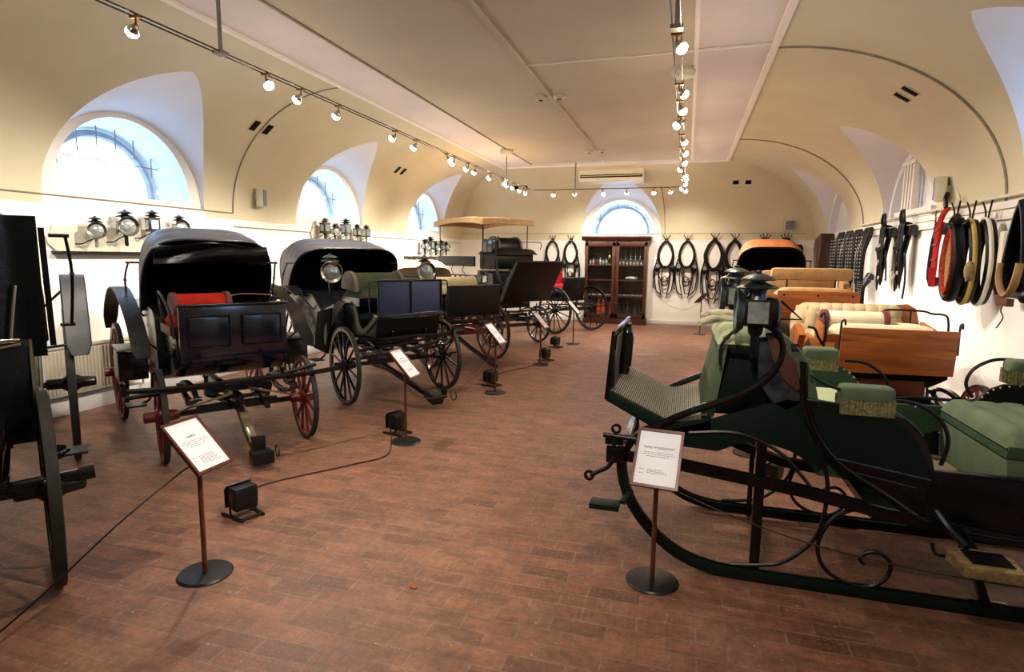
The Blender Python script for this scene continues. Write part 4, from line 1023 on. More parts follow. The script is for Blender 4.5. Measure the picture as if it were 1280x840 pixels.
# rear seat
d = MB().prism([(1.52,.54),(1.5,.78),(2.4,.8),(2.4,.54)], -.4, .4).build('rear_seat_base', M['greenc'], c, bevel=.01)
MB().prism([(1.49,.78),(1.5,.84),(2.4,.84),(2.4,.78)], -.41, .41).build('seat_rail', M['greenb'], d, bevel=.01)
mb = MB(); mb.sheet(lambda u, v: (1.49+.9*u, -.4+.8*v, .84+.075*(1-(2*v-1)**10)*(1-max(0,1-u*14)**3)-.012*abs(math.sin(u*PI*3.5))**.3*0-.010*(math.cos(u*PI*7)**8)), 40, 20, .03); mb.build('rear_seat_cushion', M['greenc'], c, sharp=60)
MB().prism([(2.3,.8),(2.42,1.3),(2.5,1.3),(2.48,.8)], -.42, .42).build('rear_seat_back', M['greenc'], c, bevel=.03)
# front body: driver's box
MB().prism([(.105,.86),(.20,1.30),(.235,1.315),(.175,.86)], -.40, .42).build('box_front', M['greenc'], c, bevel=.01)
MB().prism([(.24,1.22),(.22,1.26),(.45,1.26),(.47,1.22)], -.42, .43).build('box_rail', M['greend'], c, bevel=.006)
mb = MB(); mb.sheet(lambda u, v: (.17+.30*u, -.42+.86*v, 1.262+.075*(1-(2*v-1)**8)*(1-(2*u-1)**6)+.004*math.sin(v*17+u*5)), 16, 24, .03); mb.build('driver_cushion', M['greenp'], c, sharp=60)
MB().prism([(.17,.88),(.25,1.24),(.45,1.24),(.5,1.05),(.52,.88)], -.37, .39).build('box_side', M['greend'], c, bevel=.008)
MB().prism([(-.04,.79),(.16,.86),(.52,1.0),(.60,1.0),(.63,.86),(.74,.72),(.68,.66),(.55,.73),(.42,.765),(.3,.74),(.2,.69),(.0,.7)], YN+.0, YN+.03).build('front_side', M['greend'], c, bevel=.004)
MB().prism([(-.04,.79),(.16,.86),(.52,1.0),(.60,1.0),(.63,.86),(.74,.72),(.68,.66),(.55,.73),(.42,.765),(.3,.74),(.2,.69),(.0,.7)], YFR-.03, YFR).build('front_side', M['greend'], c, bevel=.004)
# dash plate, whip socket, ribbed footboard
MB().prism([(-.405,.93),(-.375,1.31),(-.355,1.31),(-.385,.93)], YN-.02, YFR).build('dash_plate', M['black'], c, bevel=.003)
MB().prism([(-.372,.95),(-.348,1.28),(-.344,1.28),(-.368,.95)], YN+.02, YFR-.04).build('plate_lining', M['greyc'], c)
mb = MB(); mb.lathe((-.335,-.13,1.02), (.06,0,1), [(0,0),(.03,0),(.035,.02),(.032,.04),(.04,.05),(.04,.22),(.032,.24),(.034,.25),(.02,.28),(.022,.3),(0,.31)], 14); mb.build('whip_socket', M['black'], c)
mb = MB(); mb.box((-.37, YN+.02, 1.1), (.03,.03,.2)); mb.build('plate_bracket', M['blackm'], c, bevel=.004)
FB = [(-.375,.975),(-.06,.83),(.14,.875)]
MB().prism([(-.39,.98),(-.06,.825),(.16,.87),(.17,.80),(-.05,.745),(-.40,.92)], YN+.0, YFR-.0).build('footboard', M['greend'], c, bevel=.005)
mb = MB()
for a, b in ((FB[0], FB[1]), (FB[1], FB[2])):
    L_ = math.hypot(b[0]-a[0], b[1]-a[1]); n = int(L_/.0115)
    for k in range(n):
        t = (k+.5)/n; x = a[0]+(b[0]-a[0])*t; z = a[1]+(b[1]-a[1])*t+.008
        mb.box((x, .0, z), (.006, YFR-YN-.04, .008), ry=-math.atan2(b[1]-a[1], b[0]-a[0]))
mb.build('rib_mat', M['ribb'], c, sharp=20)['label'] = 'ribbed grey metal footboard covering'
# coupling gear, handle hooks and step under the front
mb = MB(); mb.bar((-.3,YN-.03,.62), (-.3,YFR,.62), .04, .05); mb.box((-.33,YN-.02,.63), (.1,.08,.09)); mb.box((-.34,YN-.02,.71), (.1,.06,.05))
mb.build('front_crossbar', M['black'], c, bevel=.006)
mb = MB(); mb.tube(crv([(-.33,YN-.06,.62),(-.37,YN-.06,.56),(-.42,YN-.06,.53),(-.46,YN-.06,.50)], 5), .013, 8); mb.lathe((-.47,YN-.05,.5), (0,1,0), [(.03,-.01),(.03,.01),(.015,.01),(.015,-.01)], 16, True); mb.lathe((-.33,YN-.05,.78), (0,1,0), [(.028,-.01),(.028,.01),(.015,.01),(.015,-.01)], 16, True); mb.cyl((-.33,YN-.05,.76), (-.34,YN-.05,.68), .011)
mb.cyl((-.4,YN-.05,.74), (-.22,YN-.05,.73), .014); mb.build('draw_hook', M['blackm'], c)
mb = MB(); mb.box((-.37,YN-.12,.37), (.16,.1,.03)); mb.bar((-.28,YN-.1,.38), (-.24,YN,.42), .03, .02); mb.build('step', M['greend'], c, bevel=.005)
mb = MB(); mb.prism([(-.12,0),(.12,0),(.12,.1),(.07,.16),(-.07,.16),(-.12,.1)], -.02, .02, 'xy')
st = MB(); st.mi = 0; st.prism([(1.23,-.78),(1.45,-.78),(1.47,-.60),(1.3,-.56),(1.21,-.62)], .335, .385, 'xy'); st.build('footstep_block', M['straw'], c, bevel=.006, label='worn wooden footstep with bristle edge')
MB().box((1.35,-.67,.388), (.16,.13,.006)).build('footstep_tread', M['blackm'], c)
MB().tube(crv([(1.22,YN,.5),(1.26,YN-.06,.44),(1.3,-.6,.40)], 4), .018, 8).build('footstep_iron', M['blackm'], c)
# support post
MB().box((.42, YN+.03, .45), (.05,.05,.9)).build('support_post', M['black'], c, bevel=.004)
MB().box((.47, YFR-.06, .45), (.03,.03,.88)).build('support_post', M['black'], c, bevel=.004)
MB().strip([(.2,0,.66),(.6,.1,.5),(1.4,.1,.42)], .08, .05).build('central_beam', M['greend'], c, bevel=.006)
# lamps of the sleigh
l1 = lamp(c, (.345, YN-.03, 1.205), .48, 'round', PI, body='blackm', top='pewter', rim='pewter')
l2 = lamp(c, (.31, YFR, 1.24), .46, 'round', PI, body='blackm', top='pewter', rim='pewter')
# rein bracket
mb = MB(); mb.tube([(.43,YN,1.41),(.56,YN,1.41),(.46,YN,1.5)], .008, 6); mb.tube([(.46,YN,1.41),(.44,YN,1.32)], .008, 6); mb.build('lamp_bracket', M['blackm'], c)
mb = MB(); mb.tube(crv([(.19,YN,1.16),(.19,YN,1.26),(.24,YN,1.33),(.28,YN,1.36)], 5), .009, 6); mb.tube([(.52,YN,1.28),(.56,YN,1.28)], .008, 6); mb.build('seat_iron', M['blackm'], c)
# pale twisted straps lying on the driver's cushion: things of their own
for k, (x, y, z) in enumerate(((.2, -.2, 1.345), (.22, .16, 1.35))):
    g = MB(); q = random.Random(k+3)
    for j in range(6):
        a = .5*q.uniform(-1, 1); g.tube(crv([(x+.1, y+.02*q.uniform(-1,1), z+.012+.008*j/2), (x+.03, y+.03*q.uniform(-1,1), z+.03+.01*q.random()), (x-.04, y+.04*q.uniform(-1,1), z+.014+.03*q.random()), (x-.09, y+a*.12, z+.01+.02*q.random()), (x-.12, y+a*.2, z+.01)], 5), [.013]*21, 6)
    tag(g.build('strap_bundle', M['glove'], None, (0, 3.66, 0)), ['pale linen strap bundle on the sleigh driver seat, nearer lamp side', 'pale linen strap bundle on the sleigh driver seat, farther lamp side'][k], 'strap', 'pale strap bundles')

# ================================================================== stands, lights, wall things
def text_mesh(txt, size):
    cu = bpy.data.curves.new('t', 'FONT'); cu.body = txt; cu.size = size; cu.align_x = 'CENTER'; cu.extrude = .0004
    o = bpy.data.objects.new('t', cu); COL.objects.link(o); bpy.context.view_layer.update()
    dg = bpy.context.evaluated_depsgraph_get(); me = bpy.data.meshes.new_from_object(o.evaluated_get(dg)); bpy.data.objects.remove(o)
    me.materials.clear(); me.materials.append(M['ink']); return me
def stand(x, y, zc, phi, tilt, label, title=None, w_=.21, h_=.297, seed=1, slim=False):
    r = thing('label_stand', (x, y, 0), R(phi), label, 'label stand', 'label stands along the row')
    MB().lathe((0,0,0), (0,0,1), [(0,0),(.135,0),(.138,.006),(.13,.014),(.02,.018),(0,.018)], 40).build('base_disc', M['blackm'], r)
    MB().cyl((0,0,.015), (0,0,zc-.06), .0125).build('pole', M['woodl'], r)
    t = R(tilt); up = Vector((-math.cos(t), 0, math.sin(t))); n = Vector((math.sin(t), 0, math.cos(t))); rt = Vector((0,1,0)); ctr = Vector((0,0,zc))
    mb = MB(); mb.cyl((0,0,zc-.1), ctr-n*.012, .012); mb.build('clamp', M['blackm'], r)
    def pl(a, b, k=0): return ctr+rt*a+up*b+n*k
    fr = MB(); fw = .014
    def slab(m, a0, a1, b0, b1, k0, k1): m.add([pl(a, b, k) for k in (k0, k1) for a, b in ((a0,b0),(a1,b0),(a1,b1),(a0,b1))], [(3,2,1,0),(4,5,6,7),(0,1,5,4),(1,2,6,5),(2,3,7,6),(3,0,4,7)])
    W2, H2 = w_/2, h_/2
    for q in ((-W2-fw,W2+fw,H2,H2+fw),(-W2-fw,W2+fw,-H2-fw,-H2),(-W2-fw,-W2,-H2,H2),(W2,W2+fw,-H2,H2)): slab(fr, *q, -.01, .006)
    slab(fr, -W2-fw, W2+fw, -H2-fw, H2+fw, -.014, -.008); fo = fr.build('sign_frame', M['woodl'], r, weld=False)
    pp = MB(); slab(pp, -W2, W2, -H2, H2, -.008, -.002)
    q = random.Random(seed); ln = pp; ln.mi = 1
    def line(b, a0, a1, hh=.0022):
        a = a0
        while a < a1:
            L_ = q.uniform(.006, .018); slab(ln, a, min(a+L_, a1), b-hh/2, b+hh/2, -.002, -.0014); a += L_+.004
    if not title: line(H2*.35, -.03, .03, .006)
    for k, hw in enumerate((.075, .085, .06, .045)[:3+seed % 2]): line(H2*.2-k*.011, -hw, hw)
    for k in range(6 if seed % 2 else 3): line(-H2*.45-k*.009, -.045, q.uniform(.02, .07)); 
    line(-H2*.45, -.085, -.06); line(-H2*.6, -.085, -.065)
    ln.build('paper_sheet', [M['paper'], M['ink']], r, weld=False)
    if title:
        me = text_mesh(title, .017); o = obj_of(me, 'sign_title', r)
        Mx = Matrix(((rt.x, up.x, n.x, 0), (rt.y, up.y, n.y, 0), (rt.z, up.z, n.z, 0), (0,0,0,1)))
        o.matrix_basis = Matrix.Translation(pl(0, H2*.35, -.0015)) @ Mx
    return r
stand(-2.4, 2.39, .72, 0, 45, 'label stand with the biggest sign, nearest on the left, by the black hooded carriage', 'LANDO', seed=1)
stand(-2.42, 4.8, .74, 0, 48, 'label stand beside the black wheel of the blue-dash carriage', seed=2)
stand(-2.26, 6.97, .76, -5, 48, 'label stand in front of the red-wheeled carriage with the cream roll', seed=3)
stand(-2.19, 9.09, .72, -5, 48, 'label stand in front of the canopied wagonette wheel', seed=4)
stand(-2.12, 11.57, .74, -5, 48, 'label stand farthest along the left row, before the gig', seed=5)
stand(-.1, 3.04, .68, -96, 48, 'label stand with a bright white sheet in front of the green sleigh', 'SANIE WYJAZDOWE', seed=6)
stand(.6, 5.45, .95, 170, 50, 'label stand half hidden behind the green sleigh, before the pine cart', seed=7)
stand(.35, 14.2, .84, 150, 45, 'label stand on the right near the far wall harness', seed=8)

def floodlight(x, y, rz, label, s=1.0, tilt=0):
    r = thing('floodlight', (x, y, 0), R(rz), label, 'floodlight', 'black floodlights standing on the floor')
    mb = MB(); mb.prism([(-.05*s,.06*s),(-.07*s,.17*s),(-.04*s,.2*s),(.05*s,.2*s),(.06*s,.16*s),(.05*s,.05*s)], -.075*s, .075*s); mb.build('housing', M['blackm'], r, bevel=.006)
    mb = MB(); mb.prism([(-.075*s,.18*s),(-.04*s,.215*s),(-.03*s,.21*s),(-.065*s,.17*s)], -.085*s, .085*s); mb.box((-.07*s,0,.12*s), (.012*s,.17*s,.13*s)); mb.build('front_frame', M['blackm'], r, bevel=.003)
    MB().box((-.078*s,0,.12*s), (.004,.13*s,.1*s)).build('front_glass', M['lens'], r)
    mb = MB()
    for a in (-1, 1): mb.tube([(.12*s,a*.07*s,.012),(-.1*s,a*.09*s,.012)], .011*s, 6); mb.tube([(0,a*.085*s,.012),(0,a*.09*s,.12*s)], .008*s, 6)
    mb.tube([(.1*s,-.07*s,.012),(.1*s,.07*s,.012)], .01*s, 6); mb.build('foot_bracket', M['blackm'], r)
    return r
FL = [(-2.73,3.06,-20,'black floodlight on the floor behind the nearest left label stand',1.0),(-2.62,5.02,-20,'black floodlight on the floor behind the label stand by the blue-dash carriage',1.0),
      (-2.44,7.36,-20,'black floodlight on the floor behind the label stand of the cream roll carriage',1.0),(-2.2,9.5,-20,'black floodlight on the floor behind the label stand of the canopied wagonette',1.0),
      (-2.35,11.0,-20,'black floodlight on the floor beside the far wagonette wheel, farthest of the left row',1.0),(.72,4.75,-30,'black floodlight on the floor behind the sleigh runners',.8)]
for a in FL: floodlight(*a)

# cables and barrier cords
def cord(name, pts, r, m, label, cat, g=None):
    return tag(MB().tube(crv(pts, 8), r, 6).build(name, M[m]), label, cat, g)
cord('barrier_cord', [(-2.41,2.39,.6),(-2.46,2.35,.585),(-2.55,2.05,.42),(-2.66,1.75,.2),(-2.78,1.5,.02)], .0045, 'blackm', 'thin dark barrier cord sloping down to the floor from the nearest left label stand', 'cord', 'barrier cords')
cord('power_cable', [(-2.76,3.1,.2),(-2.78,3.25,.02),(-2.95,3.5,.008),(-2.55,4.1,.008),(-2.4,4.4,.008),(-2.62,4.9,.008),(-2.64,5.04,.02)], .006, 'hair', 'dark cable curving over the bricks between the two nearest left floodlights', 'cable')
cord('barrier_cord', [(-2.42,4.8,.55),(-2.5,5.3,.3),(-2.45,5.9,.2),(-2.35,6.4,.3),(-2.26,6.95,.55)], .0035, 'hair', 'thin cord sagging between the label stands in front of the blue-dash carriage', 'cord', 'barrier cords')
cord('power_cable', [(-2.5,7.45,.02),(-2.7,7.7,.008),(-2.5,8.4,.008),(-2.3,8.9,.008),(-2.25,9.45,.02)], .006, 'hair', 'dark cable on the bricks between the floodlights of the red-wheeled carriage and the wagonette', 'cable')
cord('barrier_cord', [(-.1,3.03,.56),(.2,3.0,.46),(.6,2.98,.36),(1.1,2.95,.31),(1.7,2.95,.29)], .0035, 'hair', 'thin brown cord running right from the sleigh label stand', 'cord', 'barrier cords')
cord('barrier_cord', [(-.7,16.0,.75),(-.4,15.4,.55),(0,14.8,.5),(.33,14.2,.72)], .0035, 'hair', 'thin cord from the far wall to the farthest right label stand', 'cord', 'barrier cords')
lf = MB(); lf.sheet(lambda u, v: (-1.3+.045*u, 2.6+.025*(v-.5)*math.sin(u*PI), .006+.008*math.sin(v*PI)), 8, 5, .002)
tag(lf.build('dry_leaf', M['leaf']), 'small orange dry leaf on the bricks in the middle foreground', 'leaf')

# track lighting ---------------------------------------------------------------------------
ZR = 3.3
def rails(pts, label):
    r = thing('light_rail', pts[0], 0, label, 'light rail', 'twin wire lighting rails'); o = Vector(pts[0])
    d = (Vector(pts[1])-o).normalized(); s = Vector((0,0,1)).cross(d)*.03
    for q in (-1, 1): MB().tube([Vector((0,0,0))+s*q, Vector(pts[1])-o+s*q], .006, 6).build('wire_bar', M['blackm'], r)
    return r, o
def rod(r, o, x, y, canopy=False):
    mb = MB(); mb.cyl(Vector((x,y,ZR))-o, Vector((x,y,3.9))-o, .01 if canopy else .016); mb.box(Vector((x,y,ZR))-o, (.09,.09,.03)); mb.build('drop_rod', M['grey'], r, bevel=.004)
    if canopy: MB().lathe(Vector((x,y,3.9))-o, (0,0,-1), [(0,0),(.13,0),(.14,.05),(.11,.1),(.02,.11),(0,.11)], 20).build('rod_cover', M['plast'], r)
r1, o1 = rails([(-3.67,.4,ZR),(-3.67,13.9,ZR)], 'long twin-wire light rail hanging above the left row')
rod(r1, o1, -3.67, 4.12); rod(r1, o1, -3.67, 11.97, True)
r2, o2 = rails([(-.15,.4,ZR),(-.15,13.9,ZR)], 'long twin-wire light rail hanging towards the right side of the ceiling')
rod(r2, o2, -.15, 4.5); rod(r2, o2, -.15, 7.46, True); rod(r2, o2, -.15, 12.6)
r3, o3 = rails([(-3.6,13.96,ZR),(-.22,13.96,ZR)], 'cross light rail hanging in front of the far wall')
rod(r3, o3, -2.6, 13.96)
HM = None
def spot(x, y, dx, dy, dz, label, power):
    """halogen head aimed along (dx,dy,dz)"""
    global HM
    r = thing('halogen_spot', (x, y, ZR-.01), 0, label, 'spotlight', 'halogen spotlights on the hanging rails')
    d = Vector((dx, dy, dz)).normalized()
    if HM is None:
        HM = (MB().lathe((0,0,0), (0,0,1), [(0,0),(.014,0),(.03,.02),(.038,.05),(.04,.062),(.036,.062),(.03,.04),(0,.02)], 16).mesh('reflector', M['chrome']),
              MB().lathe((0,0,.035), (0,0,1), [(0,0),(.026,0),(.042,.024),(.04,.045),(.022,.06),(0,.064)], 14).mesh('bulb', M['bulb']),
              MB().tube([(0,0,.01),(0,0,-.05)], .007, 6).box((0,0,0), (.08,.03,.018)).mesh('arm', M['brass']))
    rot = Vector((0,0,1)).rotation_difference(d).to_euler()
    obj_of(HM[2], 'arm', r); a = obj_of(HM[0], 'reflector', r, (0,0,-.05), rot); obj_of(HM[1], 'bulb', a)
    ld = bpy.data.lights.new('halogen_beam', 'SPOT'); ld.energy = power; ld.spot_size = R(86); ld.spot_blend = 1.0; ld.shadow_soft_size = .035
    ld.color = (1.0, .89, .75)
    lo = bpy.data.objects.new('halogen_beam', ld); COL.objects.link(lo); lo.parent = r
    lo.location = Vector((0,0,-.05))+d*.14; lo.rotation_euler = Vector((0,0,-1)).rotation_difference(d).to_euler()
    return r
ords = ['first','second','third','fourth','fifth','sixth','seventh','eighth','ninth','tenth','eleventh','twelfth','thirteenth','fourteenth','fifteenth','sixteenth','seventeenth','eighteenth']
LY = [1.0,2.2,3.35,4.65,5.15,5.8,7.1,7.7,8.8,9.1,9.75,10.1,11.0,11.7,12.1,12.55,13.1,13.6]
for k, y in enumerate(LY):
    dx = [-1, -.8, -1, .9, -.9][k % 5]; ay = .25*((k*7) % 3-1)
    if k == 0: dx, ay = .5, .7  # nearest head is out of view, added to brighten signs and foreground
    spot(-3.67, y, dx, ay, -1.25 if k % 2 else -.8, '%s lit spotlight from the near end of the left hanging rail' % ords[k], PL*(.3 if k == 0 else 1))
RY = [.9,1.6,2.6,4.65,5.9,6.5,7.2,8.2,9.1,9.9,10.6,11.4,12.0,12.6,13.4,13.9]
for k, y in enumerate(RY):
    dx = [1, .8, -.7, 1][k % 4]; ay = .3*((k*5) % 3-1)
    if k < 2: dx, ay = (.2, -.6)[k], .9  # first two heads are unseen, added to light the signs and sleigh
    spot(-.15, y-.05, dx, ay, -1.25 if k % 2 else -.8, '%s lit spotlight from the near end of the right hanging rail' % ords[k], PL*(.4 if k < 2 else 1))
for k, x in enumerate([-3.1,-2.62,-1.95,-1.4,-.8,-.45]):
    spot(x, 13.96, .2*((k % 3)-1), 1 if k % 2 else -.2, -.9, '%s lit spotlight from the left end of the cross rail' % ords[k], PL*.8)

# ceiling fittings ------------------------------------------------------------------------------
for k, y in enumerate((8.19, 12.37)):
    for s in (-1, 1):
        r = thing('smoke_detector', (-1.9+s*.13, y, 3.89), 0, 'white smoke detector on the ceiling, %s of the %s pair' % (('left', 'right')[s > 0], ('nearer', 'farther')[k]), 'smoke detector', 'smoke detectors on the ceiling')
        MB().lathe((0,0,0), (0,0,-1), [(0,0),(.085,0),(.085,.03),(.06,.05),(0,.052)], 20).build('housing', M['plast'], r); MB().lathe((0,0,-.05), (0,0,-1), [(0,0),(.03,0),(.026,.012),(0,.014)], 12).build('sensor', M['blackm'], r)
r = thing('air_conditioner', (-1.88, 14.75, 3.57), 0, 'long white air conditioner mounted high on the far wall above the window', 'air conditioner')
MB().prism([(0,0),(.0,.3),(.03,.33),(.75,.33),(.75,.0),(.1,-.02)], -.78, .78, 'yz').build('casing', M['plast'], r, bevel=.015)
MB().box((0,-.004,.12),(1.5,.012,.07)).build('outlet_slot', M['dark'], r)
mb = MB(); mb.box((0,-.016,.125),(1.48,.01,.014)); mb.build('outlet_vane', M['plast'], r)
# vents in the vault
def vent(P0, nrm, along, w_, h_, label, g):
    n = Vector(nrm).normalized(); a = Vector(along).normalized(); b = n.cross(a).normalized(); P0 = Vector(P0)
    r = thing('vent_opening', P0, 0, label, 'vent', g)
    mb = MB(); mb.add([a*sa*w_/2+b*sb*h_/2+n*k for k in (-.03, .006) for sa, sb in ((-1,-1),(1,-1),(1,1),(-1,1))], [(3,2,1,0),(4,5,6,7),(0,1,5,4),(1,2,6,5),(2,3,7,6),(3,0,4,7)]); mb.build('dark_opening', M['dark'], r)
    mb = MB(); c4 = [a*sa*w_/2+b*sb*h_/2+n*.008 for sa, sb in ((-1,-1),(1,-1),(1,1),(-1,1))]; mb.tube(c4, .007, 4, True); mb.build('vent_frame', M['cream'], r)
def covept(side, th):
    a = {'l': AL, 'r': AR, 'f': AF}[side]; u = a*(1-math.cos(th)); z = Z0+B*math.sin(th); nu, nz = a*0+math.cos(th)/a, math.sin(th)/B
    return u, z, nu, nz
for side, th, ss, w_, nm in (('l', .80, (7.0, 7.26), .13, 'left vault, nearer pair'), ('l', .80, (11.15, 11.4), .13, 'left vault, farther pair'), ('r', .86, (7.5, 7.75), .12, 'right vault'), ('f', .90, (1.02, 1.3), .14, 'far vault right of the air conditioner'), ('f', .90, (-4.45, -4.2), .14, 'far vault left end')):
    u, z, nu, nz = covept(side, th)
    for k, s in enumerate(ss):
        if side == 'l': p, n_, al = (XL+u, s, z), (nu, 0, -nz), (0,1,0)
        elif side == 'r': p, n_, al = (XR-u, s, z), (-nu, 0, -nz), (0,1,0)
        else: p, n_, al = (s, YF-u, z), (0, -nu, -nz), (1,0,0)
        vent(p, n_, al, w_, .18 if side != 'f' else .15, 'small dark vent opening in the %s, %s one' % (nm, ('first', 'second')[k]), 'vent openings in the vault')
def wallbox(x, y, z, rz, d, label, grille=True, name='wall_speaker'):
    r = thing(name, (x, y, z), R(rz), label, 'speaker')
    MB().box((.0,-d[1]/2-.03,0), d).build('casing', M['plast'], r, bevel=.008)
    MB().box((0,-d[1]-.035,0), (d[0]*.86, .012, d[2]*.9)).build('grille', M['spkg'], r, bevel=.003)
    MB().box((0,-.02,0), (.05,.05,.08)).build('bracket', M['plast'], r)
    return r
wallbox(XL+.03, 7.6, 2.55, 90+25, (.2,.1,.26), 'small grey-fronted speaker on the left wall between the two nearer windows')
wallbox(XR-.03, 8.25, 2.56, -90-25, (.2,.12,.28), 'small grey-fronted speaker on the right wall above the red tasselled harness')
wallbox(2.36, YF-.03, 2.56, 0, (.24,.08,.24), 'small grey-fronted speaker on the far wall above the tan hood')
tag(MB().tube(crv([(XR-.03,8.1,2.55),(XR-.02,8.02,2.45),(XR-.02,7.98,2.34)], 5), .008, 6).build('speaker_wire', M['plast']), 'pale wire hanging from the right wall speaker', 'wire')
# fluted frame inside the right blind lunette
for k in range(4): struct(MB().box((XR+.08, 9.82+.12*k, 2.75), (.06,.06,.66+.03*k)), 'trim_%d' % (21+k), M['bead'])
struct(MB().box((XR+.08, 10.02, 3.12), (.08,.56,.06)), 'trim_19', M['bead'])
struct(MB().box((XR+.03, 9.5, 2.36), (.12,1.4,.12)), 'trim_20', M['bead'])

# radiator ---------------------------------------------------------------------------------------
r = thing('radiator', (XL+.1, 4.7, .22), 0, 'white ribbed panel radiator low on the left wall', 'radiator')
mb = MB(); mb.box((.03,0,.25), (.05,1.5,.5))
for k in range(38): mb.box((.062, -.72+k*.039, .25), (.016,.018,.44))
mb.build('panel', M['rad'], r, bevel=.003); MB().box((.03,0,.51), (.08,1.52,.03)).build('top_grille', M['rad'], r, bevel=.004)
mb = MB(); mb.cyl((.03,.7,0), (.03,.7,-.06), .012); mb.cyl((.03,-.7,0), (.03,-.7,-.06), .012); mb.box((-.03,.5,.3), (.08,.04,.04)); mb.box((-.03,-.5,.3), (.08,.04,.04)); mb.build('radiator_pipe', M['rad'], r)

# lamps shown on the left wall -----------------------------------------------------------------
def lampshelf(y0, y1, z, label, board=True):
    r = thing('lamp_rail', (XL, (y0+y1)/2, z), 0, label, 'rail'); L_ = (y1-y0)
    if board:
        mb = MB(); pr = [(-L_/2,0)]; 
        pts = [(-L_/2+.04,.0),(-L_/2-.04,.08),(-L_/2-.05,.14),(-L_/2,.2),(-L_/2+.02,.27),(L_/2,.27),(L_/2,.0)]
        mb.prism(pts, .005, .03, 'yz'); mb.build('back_board', M['plast'], r, bevel=.004)
    MB().box((.06,0,-.005), (.12,L_,.014)).build('iron_shelf', M['blackm'], r)
    if not board:
        mb = MB()
        for k in range(9): mb.cyl((.1,-L_/2+.1+k*(L_-.2)/8,-.01), (.1,-L_/2+.1+k*(L_-.2)/8,-.14), .006, n=6)
        mb.build('hook', M['blackm'], r)
    return r
lampshelf(4.55, 6.2, 1.715, 'long shelf rail with a scalloped pale board under the nearest wall lamps')
lampshelf(12.5, 14.9, 1.705, 'far hook rail under the wall lamps by the third window', False)
lampshelf(9.0, 10.8, 1.95, 'shelf rail with pale board behind the blue-dash carriage hood, under five lamps')
def wl(y, zb, h, st, label, body='blackm', top='blackm', g='lamps on the left wall', face=0, x=.17):
    r = lamp(None, (XL+x, y, zb), h, st, R(face), body, top, (label, 'carriage lamp', g))
    rt = Matrix.Rotation(-R(face), 3, 'Z')
    P = [rt@Vector(p) for p in ((0,0,.28*h),(-.04,-.05,.2*h),(-.07,-.11,.1*h),(-x+.035,-.13,.1*h))]
    MB().tube(crv(P, 4), .007, 6).build('wall_bracket', M['blackm'], r)
wl(4.92,1.76,.36,'round','small round-fronted lamp on the nearest shelf, left end',face=-30, body='pewter')
wl(5.28,1.78,.44,'round','largest round-fronted lamp with a wide flat cap on the nearest shelf',face=-20)
wl(5.64,1.84,.40,'square','square lamp with a domed cap on the nearest shelf, third from the left',face=-20)
wl(6.03,1.83,.38,'round','round-fronted lamp at the right end of the nearest shelf',face=-10)
for k, (y, h, st, b, nm) in enumerate(((9.16,.44,'square','blackm','tall black square lamp at the left end of the middle shelf'),(9.46,.34,'round','blackm','small round lamp second from the left on the middle shelf'),(9.83,.46,'square','pewter','tallest pale square lamp in the middle of the middle shelf'),(10.22,.38,'square','navy','dark blue-black lamp fourth from the left on the middle shelf'),(10.56,.38,'square','pewter','glass-sided pale lamp at the right end of the middle shelf'))):
    wl(y, 1.96, h, st, nm, b, 'brass' if k == 0 else 'blackm', face=-15)
for k, (y, h, st) in enumerate(((13.3,.42,'round'),(13.62,.5,'square'),(13.95,.38,'round'),(14.3,.42,'square'),(14.62,.4,'round'))):
    wl(y, 1.74, h, st, '%s lamp from the left on the far shelf by the third window' % ords[k], 'blackm' if k % 2 == 0 else 'pewter', face=-10)

# display cabinet -----------------------------------------------------------------------------
r = thing('display_cabinet', (-1.79, 15.82, 0), 0, 'tall dark mahogany display cabinet with two glazed doors against the far wall', 'cabinet')
W_, D_, H_ = 1.6, .46, 2.2
MB().box((0,0,.07), (W_+.06,D_+.04,.14)).build('plinth', M['woodd'], r, bevel=.01)
mb = MB(); MB().box((0,D_/2-.02,1.15), (W_-.06,.02,2.0)).build('back_panel', M['cabin'], r)
for s in (-1, 1): mb.box((s*(W_/2-.02),0,1.15), (.04,D_,2.05))
mb.box((0,0,.16), (W_,D_,.05)); mb.box((0,0,2.15), (W_,D_,.05)); mb.box((0,0,1.15), (.03,D_-.04,2.0)); mb.build('carcass', M['woodd'], r, bevel=.004, weld=False)
mb = MB(); mb.prism([(-.28,2.17),(-.36,2.25),(-.36,2.28),(.23,2.28),(.23,2.17)], -W_/2-.09, W_/2+.09, 'yz'); mb.build('cornice', M['woodd'], r, bevel=.008)
SH = [.72, 1.12, 1.53]
for z in SH[:]:
    if z == 1.12: continue
    MB().box((0,.02,z), (W_-.08,D_-.1,.022)).build('shelf', M['woodred'], r, bevel=.003)
MB().box((0,.02,1.13), (W_-.08,D_-.1,.012)).build('shelf', M['woodred'], r, bevel=.003)
for s in (-1, 1):
    x0_, x1_ = (s*.01, s*(W_/2)) if s > 0 else (-W_/2, -.01); cx = (x0_+x1_)/2; w2 = abs(x1_-x0_)
    mb = MB(); y = -D_/2-.012
    mb.box((cx-w2/2+.04,y,1.15), (.08,.03,1.96)); mb.box((cx+w2/2-.04,y,1.15), (.08,.03,1.96)); mb.box((cx,y,.22), (w2,.03,.1)); mb.box((cx,y,2.08), (w2,.03,.12))
    for z in (.72, 1.53): mb.box((cx,y+.004,z), (w2-.1,.02,.03))
    d = mb.build('door', M['woodd'], r, bevel=.004, weld=False)
    MB().box((cx,y+.004,1.15), (w2-.14,.004,1.8)).build('door_glass', M['glass'], d)
    MB().sph((-.04*s if False else cx-s*(w2/2-.04),y-.025,1.15), .012, 8).build('door_knob', M['brass'], d)
